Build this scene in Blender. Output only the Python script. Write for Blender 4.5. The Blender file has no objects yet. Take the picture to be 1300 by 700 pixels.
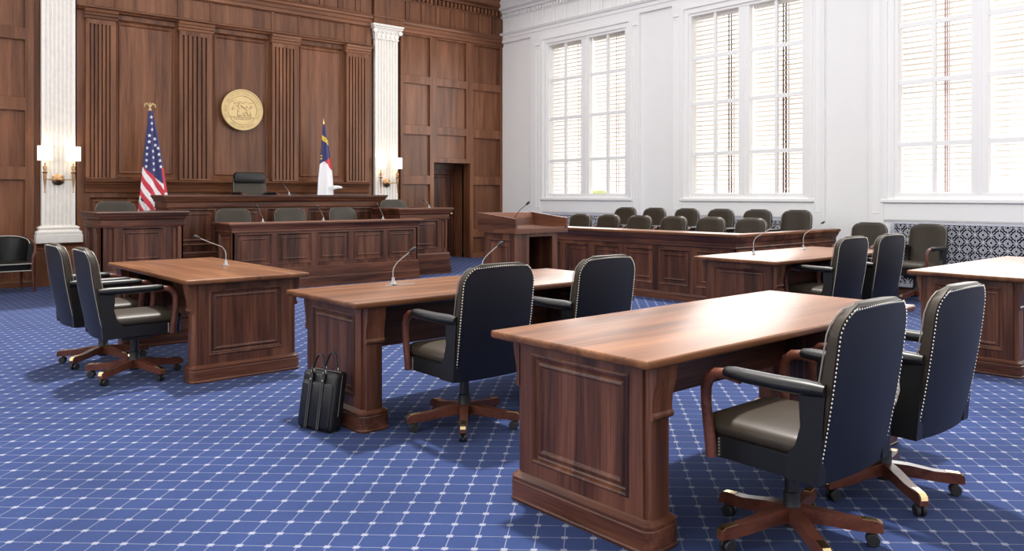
import bpy, bmesh, math, random
from mathutils import Vector, Matrix
random.seed(7)
SC = bpy.context.scene
COL = SC.collection
PI = math.pi

# ------------------------------------------------------------------ camera
cam_d = bpy.data.cameras.new('camera')
cam = bpy.data.objects.new('camera', cam_d); COL.objects.link(cam)
CAM_H = 1.37; FPX = 1022.0
cam_d.sensor_width = 36.0
cam_d.lens = FPX / 1300.0 * 36.0
cam_d.shift_x = -(715.6 - 650.0) / 1300.0
cam_d.shift_y = -(350.0 - 247.5) / 1300.0
cam_d.clip_start = 0.05; cam_d.clip_end = 300
cam.location = (0, 0, CAM_H)
cam.rotation_euler = (math.radians(90), 0, math.radians(47.19 - 90.0))
SC.camera = cam

# ------------------------------------------------------------------ light
w = bpy.data.worlds.new('sky'); SC.world = w; w.use_nodes = True
bg = w.node_tree.nodes['Background']
bg.inputs[0].default_value = (1.0, 0.985, 0.97, 1); bg.inputs[1].default_value = 1.65

sd = bpy.data.lights.new('sun', 'SUN'); sd.energy = 4.8; sd.angle = math.radians(3.5); sd.color = (1.0, 0.96, 0.9)
sun = bpy.data.objects.new('sun', sd); COL.objects.link(sun); sun.location = (4, 6, 9)
sun.rotation_euler = Vector((-0.15, -0.25, -0.76)).to_track_quat('-Z', 'Y').to_euler()

WIN = [(10.43, 12.63), (6.67, 8.86), (2.97, 5.17), (-0.76, 1.44), (-4.49, -2.29)]   # daylight openings in the right wall
ADDED_LWIN = [(9.9, 12.1), (6.2, 8.4), (2.5, 4.7), (-1.2, 1.0)]                                                # added openings in the unseen left wall, made up for fill light
for a, b in WIN + ADDED_LWIN:
    ld = bpy.data.lights.new('window_daylight', 'AREA'); ld.shape = 'RECTANGLE'
    left = (a, b) in ADDED_LWIN  # left ones are added fill lights that brighten the right wall
    ld.size = 3.1; ld.size_y = b - a; ld.energy = 40 if left else 90; ld.color = (1.0, 0.99, 0.975)
    lo = bpy.data.objects.new('window_daylight', ld); COL.objects.link(lo)
    lo.location = (-2.9 if left else 11.12, (a + b) / 2, 2.95)
    lo.rotation_euler = (0, math.radians(-90 if left else 90), 0)
    lo.visible_camera = False

SC.view_settings.view_transform = 'Standard'
SC.view_settings.look = 'None'
SC.view_settings.gamma = 1.0
SC.view_settings.use_curve_mapping = False
SC.view_settings.exposure = 0.22
try:
    SC.cycles.use_denoising = True
    SC.cycles.max_bounces = 8
    SC.cycles.transparent_max_bounces = 12
    SC.cycles.sample_clamp_indirect = 6
    SC.cycles.caustics_reflective = False; SC.cycles.caustics_refractive = False
except Exception:
    pass

# ------------------------------------------------------------------ materials
def newmat(name):
    m = bpy.data.materials.new(name); m.use_nodes = True
    nt = m.node_tree
    return m, nt, nt.nodes['Principled BSDF']

def setp(b, **k):
    names = {'col': 'Base Color', 'rough': 'Roughness', 'metal': 'Metallic', 'spec': 'Specular IOR Level',
             'coat': 'Coat Weight', 'coatr': 'Coat Roughness', 'sheen': 'Sheen Weight', 'ecol': 'Emission Color', 'estr': 'Emission Strength', 'trans': 'Transmission Weight', 'sub': 'Subsurface Weight'}
    for kk, v in k.items():
        inp = b.inputs[names[kk]]
        if kk in ('col', 'ecol'): v = (v[0], v[1], v[2], 1)
        inp.default_value = v

def plain(name, col, rough=0.5, noise=0.0, nscale=30, bump=0.0, **k):
    m, nt, b = newmat(name); setp(b, col=col, rough=rough, **k)
    if noise or bump:
        N = nt.nodes; L = nt.links
        tc = N.new('ShaderNodeTexCoord'); nz = N.new('ShaderNodeTexNoise'); nz.inputs['Scale'].default_value = nscale; nz.inputs['Detail'].default_value = 5
        L.new(tc.outputs['Object'], nz.inputs['Vector'])
        if noise:
            r = N.new('ShaderNodeMapRange'); r.inputs['To Min'].default_value = 1 - noise; r.inputs['To Max'].default_value = 1 + noise
            L.new(nz.outputs['Fac'], r.inputs['Value'])
            mx = N.new('ShaderNodeMix'); mx.data_type = 'RGBA'; mx.blend_type = 'MULTIPLY'; mx.inputs['Factor'].default_value = 1
            mx.inputs[6].default_value = (*col, 1); L.new(r.outputs[0], mx.inputs[7]); L.new(mx.outputs[2], b.inputs['Base Color'])
        if bump:
            bp = N.new('ShaderNodeBump'); bp.inputs['Strength'].default_value = bump; bp.inputs['Distance'].default_value = 0.004
            L.new(nz.outputs['Fac'], bp.inputs['Height']); L.new(bp.outputs[0], b.inputs['Normal'])
    return m

def wood(name, axis, dark, mid, light, rough=0.38, coat=0.15, fine=1.0, pos=(.28, .50, .76)):
    m, nt, b = newmat(name); N = nt.nodes; L = nt.links
    setp(b, rough=rough, coat=coat, coatr=0.3, spec=0.26)
    tc = N.new('ShaderNodeTexCoord'); oi = N.new('ShaderNodeObjectInfo')
    rnd = N.new('ShaderNodeVectorMath'); rnd.operation = 'SCALE'; rnd.inputs[0].default_value = (7.3, 5.1, 9.7)
    L.new(oi.outputs['Random'], rnd.inputs['Scale'])
    add = N.new('ShaderNodeVectorMath'); add.operation = 'ADD'
    L.new(tc.outputs['Object'], add.inputs[0]); L.new(rnd.outputs[0], add.inputs[1])
    def stretched(across, along):
        mp = N.new('ShaderNodeMapping'); s = [across] * 3; s[axis] = along
        mp.inputs['Scale'].default_value = s; L.new(add.outputs[0], mp.inputs['Vector']); return mp
    def noise(mp, det, dist=0.0):
        n = N.new('ShaderNodeTexNoise'); n.inputs['Scale'].default_value = 1; n.inputs['Detail'].default_value = det
        n.inputs['Distortion'].default_value = dist; L.new(mp.outputs[0], n.inputs['Vector']); return n
    a = noise(stretched(9, 0.55), 5, 0.6)
    f = noise(stretched(90 * fine, 3.0), 4, 0.3)
    c = noise(stretched(2.2, 0.5), 2)
    s1 = N.new('ShaderNodeMath'); s1.operation = 'MULTIPLY_ADD'; L.new(f.outputs['Fac'], s1.inputs[0]); s1.inputs[1].default_value = 0.55
    L.new(a.outputs['Fac'], s1.inputs[2])
    s2 = N.new('ShaderNodeMath'); s2.operation = 'MULTIPLY_ADD'; L.new(c.outputs['Fac'], s2.inputs[0]); s2.inputs[1].default_value = 0.5
    L.new(s1.outputs[0], s2.inputs[2])
    cr = N.new('ShaderNodeValToRGB'); e = cr.color_ramp.elements
    e[0].position = 0.72; e[0].color = (*dark, 1); e[1].color = (*mid, 1)
    mr = N.new('ShaderNodeMapRange'); mr.inputs['From Min'].default_value = 0.55; mr.inputs['From Max'].default_value = 1.5
    L.new(s2.outputs[0], mr.inputs['Value'])
    e[0].position = pos[0]; e[1].position = pos[1]
    e2 = cr.color_ramp.elements.new(pos[2]); e2.color = (*light, 1)
    L.new(mr.outputs[0], cr.inputs['Fac'])
    vr = N.new('ShaderNodeMapRange'); vr.inputs['To Min'].default_value = 0.86; vr.inputs['To Max'].default_value = 1.12
    L.new(oi.outputs['Random'], vr.inputs['Value'])
    mx = N.new('ShaderNodeMix'); mx.data_type = 'RGBA'; mx.blend_type = 'MULTIPLY'; mx.inputs['Factor'].default_value = 1
    L.new(cr.outputs[0], mx.inputs[6]); L.new(vr.outputs[0], mx.inputs[7]); L.new(mx.outputs[2], b.inputs['Base Color'])
    bp = N.new('ShaderNodeBump'); bp.inputs['Strength'].default_value = 0.06; bp.inputs['Distance'].default_value = 0.002
    L.new(f.outputs['Fac'], bp.inputs['Height']); L.new(bp.outputs[0], b.inputs['Normal'])
    return m

WD, WM, WL = (0.031, 0.0105, 0.006), (0.092, 0.0325, 0.0172), (0.175, 0.069, 0.038)
M = {}
M['wood_v'] = wood('wood_upright_grain', 2, WD, WM, WL)
M['wood_x'] = wood('wood_grain_along_x', 0, WD, WM, WL)
M['wood_y'] = wood('wood_grain_along_y', 1, WD, WM, WL)
TD, TM, TL = (0.082, 0.029, 0.011), (0.145, 0.056, 0.022), (0.21, 0.088, 0.038)
M['top_x'] = wood('table_top_grain_x', 0, TD, TM, TL, rough=0.34, coat=0.03, fine=0.7)
M['top_y'] = wood('table_top_grain_y', 1, TD, TM, TL, rough=0.34, coat=0.03, fine=0.7)
M['wall_wood'] = wood('wall_panelling_wood', 2, (0.070, 0.025, 0.0115), (0.155, 0.060, 0.0275), (0.24, 0.102, 0.051), rough=0.36, coat=0.05, pos=(.2, .52, .86))
M['wall_wood_x'] = wood('wall_rail_wood', 0, (0.070, 0.025, 0.0115), (0.155, 0.060, 0.0275), (0.24, 0.102, 0.051), rough=0.36, coat=0.05, pos=(.2, .52, .86))
M['chair_wood'] = wood('chair_mahogany', 0, (0.06, 0.018, 0.011), (0.115, 0.037, 0.022), (0.16, 0.055, 0.034), rough=0.28, coat=0.3)
M['dark_wood'] = plain('unlit_board', (0.03, 0.014, 0.012), 0.5)
M['white'] = plain('white_painted_plaster', (0.86, 0.855, 0.85), 0.55, noise=0.02, nscale=3)
M['white_trim'] = plain('white_painted_trim', (0.88, 0.875, 0.87), 0.42)
M['stone'] = plain('cream_stone', (0.78, 0.74, 0.69), 0.6, noise=0.10, nscale=14, bump=0.15)
M['leather_brown'] = plain('brown_leather', (0.034, 0.0245, 0.0155), 0.45, noise=0.15, nscale=25, bump=0.08, spec=0.34)
M['leather_navy'] = plain('navy_leather', (0.005, 0.0055, 0.0105), 0.45, noise=0.1, nscale=40, bump=0.06, spec=0.35)
M['leather_black'] = plain('black_leather', (0.008, 0.0075, 0.0075), 0.38, noise=0.1, nscale=40, bump=0.08, spec=0.38)
M['piping'] = plain('pale_piping', (0.5, 0.48, 0.44), 0.4)
M['nail'] = plain('brass_nailheads', (0.82, 0.76, 0.62), 0.3, metal=0.85)
M['edge_piping'] = plain('grey_edge_piping', (0.22, 0.205, 0.18), 0.4)
M['stitch'] = plain('grey_stitching', (0.10, 0.095, 0.09), 0.6)
M['brass'] = plain('polished_brass', (0.80, 0.60, 0.32), 0.25, metal=1.0)
M['bronze'] = plain('aged_bronze', (0.42, 0.25, 0.13), 0.32, metal=1.0)
M['gold'] = plain('gilded_relief', (0.58, 0.43, 0.21), 0.45, metal=0.4, noise=0.06, nscale=20)
M['black'] = plain('black_plastic', (0.012, 0.012, 0.013), 0.4)
M['rubber'] = plain('black_caster_rubber', (0.015, 0.015, 0.016), 0.55)
M['steel'] = plain('brushed_steel', (0.33, 0.325, 0.32), 0.35, metal=1.0)
M['grille'] = plain('pale_grey_cast_metal', (0.58, 0.59, 0.66), 0.45)
M['grille_dark'] = plain('dark_cavity', (0.012, 0.013, 0.022), 0.8)
M['slat'] = plain('white_blind_slat', (0.82, 0.77, 0.71), 0.6)
M['tape'] = plain('brown_ladder_tape', (0.10, 0.055, 0.045), 0.7)
M['cord'] = plain('rose_brown_cord', (0.42, 0.26, 0.25), 0.7)
M['flag_blue'] = plain('navy_flag_cloth', (0.03, 0.03, 0.13), 0.7, sheen=0.2)
M['flag_red'] = plain('red_flag_cloth', (0.55, 0.025, 0.05), 0.65, sheen=0.2)
M['flag_white'] = plain('white_flag_cloth', (0.82, 0.81, 0.83), 0.65, sheen=0.2)
M['flag_yellow'] = plain('yellow_flag_cloth', (0.80, 0.58, 0.03), 0.65)
M['brick'] = plain('pale_facade', (0.84, 0.81, 0.78), 0.8, noise=0.1, nscale=2)
M['facade_pane'] = plain('pale_facade_panes', (0.76, 0.70, 0.71), 0.4)
M['leaf'] = plain('tree_foliage', (0.30, 0.34, 0.14), 0.8, noise=0.3, nscale=3)
M['pave'] = plain('street_paving', (0.6, 0.58, 0.55), 0.9)
M['ceil'] = plain('ceiling_plaster', (0.8, 0.79, 0.78), 0.7)

m, nt, b = newmat('lit_lamp_shade'); setp(b, col=(0.95, 0.9, 0.8), rough=0.8, ecol=(1.0, 0.87, 0.68), estr=1.15); M['shade'] = m

m, nt, b = newmat('window_glass'); N = nt.nodes; L = nt.links      # clear pane: mostly see-through with a surface reflection
tr = N.new('ShaderNodeBsdfTransparent'); gl = N.new('ShaderNodeBsdfGlossy'); gl.inputs['Roughness'].default_value = 0.02
fr = N.new('ShaderNodeMath'); fr.operation = 'MULTIPLY_ADD'; lw = N.new('ShaderNodeLayerWeight'); pw = N.new('ShaderNodeMath'); pw.operation = 'POWER'; pw.inputs[1].default_value = 5
L.new(lw.outputs['Facing'], pw.inputs[0]); L.new(pw.outputs[0], fr.inputs[0]); fr.inputs[1].default_value = 0.8; fr.inputs[2].default_value = 0.03; mxs = N.new('ShaderNodeMixShader')
L.new(fr.outputs[0], mxs.inputs[0]); L.new(tr.outputs[0], mxs.inputs[1]); L.new(gl.outputs[0], mxs.inputs[2])
L.new(mxs.outputs[0], N['Material Output'].inputs['Surface']); M['glass'] = m

def carpet():
    m, nt, b = newmat('blue_grid_carpet'); N = nt.nodes; L = nt.links
    setp(b, rough=0.95, spec=0.06, sheen=0.04)
    H = CAM_H; s = 0.0840139 * H; u0 = -1.674456 * H; v0 = 2.261139 * H
    tc = N.new('ShaderNodeTexCoord'); sep = N.new('ShaderNodeSeparateXYZ'); L.new(tc.outputs['Object'], sep.inputs[0])
    a = math.radians(47.19); c = -0.0344853
    R = (math.sin(a), -math.cos(a)); A = (math.cos(a), math.sin(a))
    U = (math.cos(c) * R[0] + math.sin(c) * A[0], math.cos(c) * R[1] + math.sin(c) * A[1])
    V = (-math.sin(c) * R[0] + math.cos(c) * A[0], -math.sin(c) * R[1] + math.cos(c) * A[1])
    def mth(op, x, y=None, z=None):
        n = N.new('ShaderNodeMath'); n.operation = op
        for i, q in enumerate((x, y, z)):
            if q is None: continue
            if isinstance(q, (int, float)): n.inputs[i].default_value = q
            else: L.new(q, n.inputs[i])
        return n.outputs[0]
    def coord(D, o):
        t = mth('MULTIPLY_ADD', sep.outputs[0], D[0] / s, mth('MULTIPLY_ADD', sep.outputs[1], D[1] / s, -o / s))
        return t, mth('ABSOLUTE', mth('SUBTRACT', t, mth('ROUND', t)))
    ut, ud = coord(U, u0); vt, vd = coord(V, v0)
    def edge(d, hw, soft):
        n = N.new('ShaderNodeMapRange'); n.interpolation_type = 'SMOOTHSTEP'
        n.inputs['From Min'].default_value = hw - soft; n.inputs['From Max'].default_value = hw + soft
        n.inputs['To Min'].default_value = 1; n.inputs['To Max'].default_value = 0
        L.new(d, n.inputs['Value']); return n.outputs[0]
    lu = edge(ud, 0.018, 0.010); lv = edge(vd, 0.018, 0.012)
    dot = mth('MULTIPLY', edge(ud, 0.11, 0.03), edge(vd, 0.10, 0.03))
    line = mth('MULTIPLY', mth('MAXIMUM', lu, lv), 0.50)
    nz = N.new('ShaderNodeTexNoise'); nz.inputs['Scale'].default_value = 260; nz.inputs['Detail'].default_value = 2; L.new(tc.outputs['Object'], nz.inputs['Vector'])
    nb = N.new('ShaderNodeTexNoise'); nb.inputs['Scale'].default_value = 1.7; nb.inputs['Detail'].default_value = 4; L.new(tc.outputs['Object'], nb.inputs['Vector'])
    rib = mth('MULTIPLY_ADD', mth('SINE', mth('MULTIPLY', vt, 2 * PI * 9)), 0.07, 1.0)
    fac = mth('MAXIMUM', line, mth('MULTIPLY', dot, 0.85))
    mx = N.new('ShaderNodeMix'); mx.data_type = 'RGBA'; mx.inputs[6].default_value = (0.0225, 0.038, 0.112, 1); mx.inputs[7].default_value = (0.24, 0.25, 0.31, 1)
    L.new(fac, mx.inputs['Factor'])
    k = mth('MULTIPLY', mth('MULTIPLY_ADD', nz.outputs['Fac'], 0.7, 0.65), mth('MULTIPLY', rib, mth('MULTIPLY_ADD', nb.outputs['Fac'], 0.7, 0.65)))
    m2 = N.new('ShaderNodeMix'); m2.data_type = 'RGBA'; m2.blend_type = 'MULTIPLY'; m2.inputs['Factor'].default_value = 1
    L.new(mx.outputs[2], m2.inputs[6]); L.new(k, m2.inputs[7]); L.new(m2.outputs[2], b.inputs['Base Color'])
    bp = N.new('ShaderNodeBump'); bp.inputs['Strength'].default_value = 0.25; bp.inputs['Distance'].default_value = 0.003
    L.new(nz.outputs['Fac'], bp.inputs['Height']); L.new(bp.outputs[0], b.inputs['Normal'])
    return m
M['carpet'] = carpet()

# ------------------------------------------------------------------ mesh tools
def link(name, me, parent=None):
    o = bpy.data.objects.new(name, me); COL.objects.link(o)
    if parent: o.parent = parent
    return o

class MB:
    def __init__(s): s.v = []; s.f = []; s.mi = []
    def add(s, vs, fs, mi=0):
        k = len(s.v); s.v += [tuple(v) for v in vs]; s.f += [tuple(i + k for i in f) for f in fs]; s.mi += [mi] * len(fs); return s
    def obox(s, O, U, V, N, u0, u1, v0, v1, n0, n1):
        O, U, V, N = map(Vector, (O, U, V, N))
        P = [O + U * u + V * v + N * n for n in (n0, n1) for v in (v0, v1) for u in (u0, u1)]
        return s.add(P, [(0, 2, 3, 1), (4, 5, 7, 6), (0, 1, 5, 4), (2, 6, 7, 3), (0, 4, 6, 2), (1, 3, 7, 5)])
    def box(s, x0, y0, z0, x1, y1, z1):
        return s.obox((0, 0, 0), (1, 0, 0), (0, 1, 0), (0, 0, 1), x0, x1, y0, y1, z0, z1)
    def loft(s, rings, caps=True, closed=True):
        n = len(rings[0]); vs = [p for r in rings for p in r]; fs = []
        for i in range(len(rings) - 1):
            for j in range(n if closed else n - 1):
                k = (j + 1) % n
                fs.append((i * n + j, i * n + k, (i + 1) * n + k, (i + 1) * n + j))
        if caps:
            fs.append(tuple(range(n - 1, -1, -1))); fs.append(tuple((len(rings) - 1) * n + j for j in range(n)))
        return s.add(vs, fs)
    def stack(s, x0, y0, x1, y1, prof, rc=0.0, n=4):
        """solid whose rectangular outline grows by (outset) at each height"""
        rings = []
        for z, o in prof:
            a, b_, c, d = x0 - o, y0 - o, x1 + o, y1 + o
            r = max(min(rc + o, (c - a) / 2.01, (d - b_) / 2.01), 0.0005) if rc > 0 else 0
            if r == 0: rings.append([(a, b_, z), (c, b_, z), (c, d, z), (a, d, z)]); continue
            ring = []
            for cx, cy, t0 in ((c - r, b_ + r, -90), (c - r, d - r, 0), (a + r, d - r, 90), (a + r, b_ + r, 180)):
                for k in range(n + 1):
                    t = math.radians(t0 + 90 * k / n); ring.append((cx + r * math.cos(t), cy + r * math.sin(t), z))
            rings.append(ring)
        return s.loft(rings)
    def prism(s, poly, O, U, V, N, n0, n1):
        """polygon in U,V extruded along N"""
        O, U, V, N = map(Vector, (O, U, V, N))
        return s.loft([[O + U * a + V * b + N * n for a, b in poly] for n in (n0, n1)])
    def lathe(s, prof, O=(0, 0, 0), axis=(0, 0, 1), n=16):
        O = Vector(O); A = Vector(axis).normalized(); B = A.orthogonal().normalized(); C = A.cross(B)
        return s.loft([[O + A * z + (B * math.cos(t) + C * math.sin(t)) * max(r, 0.0004) for t in (2 * PI * k / n for k in range(n))] for r, z in prof])
    def tube(s, path, rad, n=8, up=None, flat=1.0):
        P = [Vector(p) for p in path]; rings = []
        ref = Vector(up) if up else None
        for i, p in enumerate(P):
            t = (P[min(i + 1, len(P) - 1)] - P[max(i - 1, 0)]).normalized()
            if ref is None: ref = t.orthogonal()
            a = (ref - t * ref.dot(t)).normalized(); c = t.cross(a)
            if not up: ref = a
            r = rad[i] if isinstance(rad, (list, tuple)) else rad
            rings.append([p + (a * math.cos(q) + c * math.sin(q) * flat) * r for q in (2 * PI * k / n for k in range(n))])
        return s.loft(rings)
    def ball(s, c, r, sc=(1, 1, 1), n=10, m=6):
        c = Vector(c); rings = []
        for i in range(m + 1):
            t = PI * i / m; rr = max(math.sin(t), 0.01)
            rings.append([c + Vector((math.cos(q) * rr * sc[0], math.sin(q) * rr * sc[1], math.cos(t) * sc[2])) * r for q in (2 * PI * k / n for k in range(n))])
        return s.loft(rings)
    def rings(s, O, U, V, N, w, h, prof):
        """moulded rectangle: (inset, height) rings ending in a flat field"""
        O, U, V, N = map(Vector, (O, U, V, N)); R = []
        for i, z in prof:
            R.append([O + U * a + V * b + N * z for a, b in ((i, i), (w - i, i), (w - i, h - i), (i, h - i))])
        n = 4; vs = [p for r in R for p in r]; fs = []
        for i in range(len(R) - 1):
            for j in range(4):
                k = (j + 1) % 4; fs.append((i * 4 + j, i * 4 + k, (i + 1) * 4 + k, (i + 1) * 4 + j))
        fs.append(tuple((len(R) - 1) * 4 + j for j in range(4)))
        return s.add(vs, fs)
    def mesh(s, name, mat, smooth=True, angle=32, recalc=True):
        me = bpy.data.meshes.new(name); me.from_pydata(s.v, [], s.f)
        mats = mat if isinstance(mat, (list, tuple)) else [mat]
        for q in mats: me.materials.append(M[q])
        if len(mats) > 1: me.polygons.foreach_set('material_index', s.mi)
        if recalc:
            bm = bmesh.new(); bm.from_mesh(me); bmesh.ops.recalc_face_normals(bm, faces=bm.faces); bm.to_mesh(me); bm.free()
        if smooth:
            me.polygons.foreach_set('use_smooth', [True] * len(me.polygons)); me.set_sharp_from_angle(angle=math.radians(angle))
        me.update(); return me
    def build(s, name, mat, parent=None, **k):
        return link(name, s.mesh(name, mat, **k), parent)

def empty(name, loc=(0, 0, 0), rz=0, parent=None):
    o = bpy.data.objects.new(name, None); COL.objects.link(o); o.location = loc; o.rotation_euler = (0, 0, rz)
    o.empty_display_size = 0.1
    if parent: o.parent = parent
    return o
def tag(o, label, cat, group=None):
    o['label'] = label; o['category'] = cat
    if group: o['group'] = group
    return o
def struct(o): o['kind'] = 'structure'; return o
def stuff(o): o['kind'] = 'stuff'; return o
KIDS = {}
def kids(o):
    if o.name not in KIDS: KIDS[o.name] = [c for c in bpy.data.objects if c.parent == o]
    return KIDS[o.name]
def dup(root, loc, rz, label, group=None, scale=None):
    def cp(o, par):
        c = o.copy(); COL.objects.link(c); c.parent = par
        for ch in kids(o): cp(ch, c)
        return c
    r = cp(root, None); r.location = loc; r.rotation_euler = (0, 0, rz)
    r['label'] = label
    if group: r['group'] = group
    if scale: r.scale = scale
    return r

X_, Y_, Z_ = (1, 0, 0), (0, 1, 0), (0, 0, 1)
NX, NY = (-1, 0, 0), (0, -1, 0)

def framed(parent, O, U, V, N, W, H, openings, depth, fmat, pmat, prof, fname='face_frame', pname='panel'):
    """stiles and rails around openings, and one moulded panel in each opening"""
    us = sorted({0, W} | {q for o in openings for q in (o[0], o[1])}); vs = sorted({0, H} | {q for o in openings for q in (o[2], o[3])})
    mb = MB()
    for j in range(len(vs) - 1):
        run = None
        for i in range(len(us) - 1):
            cu, cv = (us[i] + us[i + 1]) / 2, (vs[j] + vs[j + 1]) / 2
            hole = any(o[0] < cu < o[1] and o[2] < cv < o[3] for o in openings)
            if hole:
                if run is not None: mb.obox(O, U, V, N, run, us[i], vs[j], vs[j + 1], -depth, 0); run = None
            elif run is None: run = us[i]
        if run is not None: mb.obox(O, U, V, N, run, W, vs[j], vs[j + 1], -depth, 0)
    mb.build(fname, fmat, parent, smooth=False)
    O2 = Vector(O); U2, V2 = Vector(U), Vector(V)
    for o in openings:
        if len(o) > 4 and o[4] == 'hole': continue
        p = MB().rings(O2 + U2 * o[0] + V2 * o[2], U, V, N, o[1] - o[0], o[3] - o[2], prof(o[1] - o[0], o[3] - o[2]))
        p.build(pname, pmat, parent, smooth=False, recalc=False)

def bench_prof(d=0.022):
    def f(w, h):
        k = min(1.0, min(w, h) / 0.4)
        return [(0, 0.004), (0.010 * k, 0.006), (0.022 * k, -0.006), (0.03 * k, -d + 0.002), (0.062 * k, -d + 0.002), (0.066 * k, -d + 0.009), (0.078 * k, -d + 0.012), (0.088 * k, -d + 0.003), (0.094 * k, -d + 0.001)]
    return f
def wall_prof(d):
    return lambda w, h: [(0, -d * 0.78), (0.012, -d * 0.78), (0.016, -d * .9), (0.02, -d * .9)]

# ------------------------------------------------------------------ room shell
CEIL = 5.75; YB = 14.2; XR = 11.28; XL = -3.0; YF = -5.0
fl = MB().box(XL - .2, YF - .2, -0.15, XR + .25, YB + 1.2, 0).build('floor', 'carpet', smooth=False); struct(fl)

# ceiling, with a long unseen opening added to let sun and sky in
SX0, SX1, SY0, SY1 = -2.0, 10.2, -4.0, 13.4
c = MB()
for q in ((XL - .2, YF - .2, SX0, YB + 1.2), (SX1, YF - .2, XR + .3, YB + 1.2), (SX0, YF - .2, SX1, SY0), (SX0, SY1, SX1, YB + 1.2)):
    c.box(q[0], q[1], CEIL, q[2], q[3], CEIL + 0.2)
struct(c.build('ceiling', 'ceil', smooth=False))
lw_ = MB(); ys = [YF - .2] + sorted(q for ab in ADDED_LWIN for q in ab) + [YB + 1.2]
for i in range(0, len(ys), 2): lw_.box(XL - .2, ys[i], 0, XL, ys[i + 1], CEIL)
for a1, b1 in ADDED_LWIN: lw_.box(XL - .2, a1, 0, XL, b1, 1.385).box(XL - .2, a1, 4.51, XL, b1, CEIL)
struct(lw_.build('wall_left', 'white', smooth=False))
for i, (a1, b1) in enumerate(ADDED_LWIN):  # made-up windows, out of view, added to house the fill lights
    added_win = struct(empty('window_%d' % (5 + i), (XL, a1, 0))); W = b1 - a1
    MB().box(-.08, .004, 1.39, 0.02, .06, 4.505).box(-.08, W - .06, 1.39, .02, W - .004, 4.505).box(-.08, .06, 1.39, .02, W - .06, 1.45).box(-.08, .06, 4.45, .02, W - .06, 4.505).box(-.06, W / 2 - .04, 1.45, 0, W / 2 + .04, 4.45).build('window_frame', 'white_trim', added_win, smooth=False)
    for y0, y1 in ((.065, W / 2 - .045), (W / 2 + .045, W - .065)): MB().box(-.035, y0, 1.455, -.03, y1, 4.445).build('pane', 'glass', added_win, smooth=False)
struct(MB().box(XL, YF - .2, 0, XR + .3, YF, CEIL).build('wall_front', 'white', smooth=False))

# ---------------------------------------------- back wall
DX0, DX1, DZ = 9.456, 10.389, 2.05          # doorway
D = 0.06
wb = MB()
wb.box(XL, YB + D, 0, DX0, YB + .3, CEIL); wb.box(DX1, YB + D, 0, XR + .3, YB + .3, CEIL); wb.box(DX0, YB + D, DZ, DX1, YB + .3, CEIL)
wback = struct(wb.build('wall_back', 'wall_wood', smooth=False))
# left panelling
rowsL = [(0.12, 0.56), (0.757, 1.598), (1.785, 2.626), (2.813, 3.677), (3.852, 4.64)]
x0 = XL; ops = []
for k in range(6):
    b1 = 2.257 - k * 0.93
    a1 = max(b1 - 0.76, XL + 0.05)
    if b1 - a1 > 0.2: ops += [(a1 - x0, b1 - x0, r0, r1) for r0, r1 in rowsL]
framed(wback, (x0, YB, 0), X_, Z_, NY, 2.366 - x0, 4.70, ops, D, 'wall_wood', 'wall_wood', wall_prof(D))
# right panelling with the doorway
rowsR = [(0.10, 0.444), (0.621, 1.59), (1.767, 2.615), (2.795, 3.66), (3.82, 4.64)]
x0 = 8.655; ops = []
for a1, b1 in ((8.72, 9.36), (10.474, 11.21)): ops += [(a1 - x0, b1 - x0, r0, r1) for r0, r1 in rowsR]
ops += [(9.53 - x0, 10.284 - x0, r0, r1) for r0, r1 in [(2.145, 2.639)] + rowsR[3:]]
ops.append((DX0 - x0, DX1 - x0, 0, DZ, 'hole'))
framed(wback, (x0, YB, 0), X_, Z_, NY, XR - x0, 4.70, ops, D, 'wall_wood', 'wall_wood', wall_prof(D))
# centre: raised fields between the fluted pilasters, ledge and dado below
x0 = 2.925
cops = [(3.47 - x0, 4.37 - x0, 1.66, 4.16), (4.95 - x0, 5.94 - x0, 1.66, 4.16), (6.49 - x0, 7.39 - x0, 1.66, 4.16)]
cops += [(a1 - x0, b1 - x0, 0.35, 1.33) for a1, b1 in ((3.1, 4.3), (4.45, 5.45), (5.55, 6.5), (6.65, 7.85))]
cops += [(a1 - x0, b1 - x0, 4.33, 4.665) for a1, b1 in ((3.05, 3.455), (3.475, 4.40), (4.485, 4.925), (4.945, 5.99), (6.04, 6.50), (6.52, 7.42), (7.51, 7.88))]
def centre_prof(w, h):
    if h < 0.5: return [(0, -0.004), (0.008, -0.014), (0.012, -0.02)]
    return [(0, -0.01), (0.015, -0.035), (0.03, -0.05), (0.045, -0.05), (0.05, -0.036), (0.065, -0.03), (0.085, -0.045), (0.09, -0.05)]
framed(wback, (x0, YB, 0), X_, Z_, NY, 8.005 - x0, 4.70, cops, D, 'wall_wood', 'wall_wood', centre_prof)
def run(name, x0, x1, prof, yb=YB, mat='wall_wood_x', parent=None, parts=None):
    """horizontal moulding along the back wall: prof = (projection, z)"""
    poly = [(-p, z) for p, z in prof]; poly = [(0.03, prof[0][1])] + poly + [(0.03, prof[-1][1])]
    mb = MB().prism(poly, (0, yb, 0), Y_, Z_, X_, x0, x1)
    return mb.build(name, mat, parent or wback, angle=25)
run('ledge_moulding', 3.03, 7.92, [(0.0, 1.40), (0.03, 1.41), (0.035, 1.44), (0.02, 1.455), (0.03, 1.50), (0.035, 1.53), (0.05, 1.54), (0.055, 1.565), (0.085, 1.575), (0.09, 1.605), (0.06, 1.615), (0.0, 1.62)])
run('chair_rail', 2.38, 2.98, [(0.0, 0.53), (0.10, 0.54), (0.105, 0.56), (0.08, 0.575), (0.09, 0.62), (0.125, 0.63), (0.125, 0.645), (0.0, 0.647)])
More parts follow.
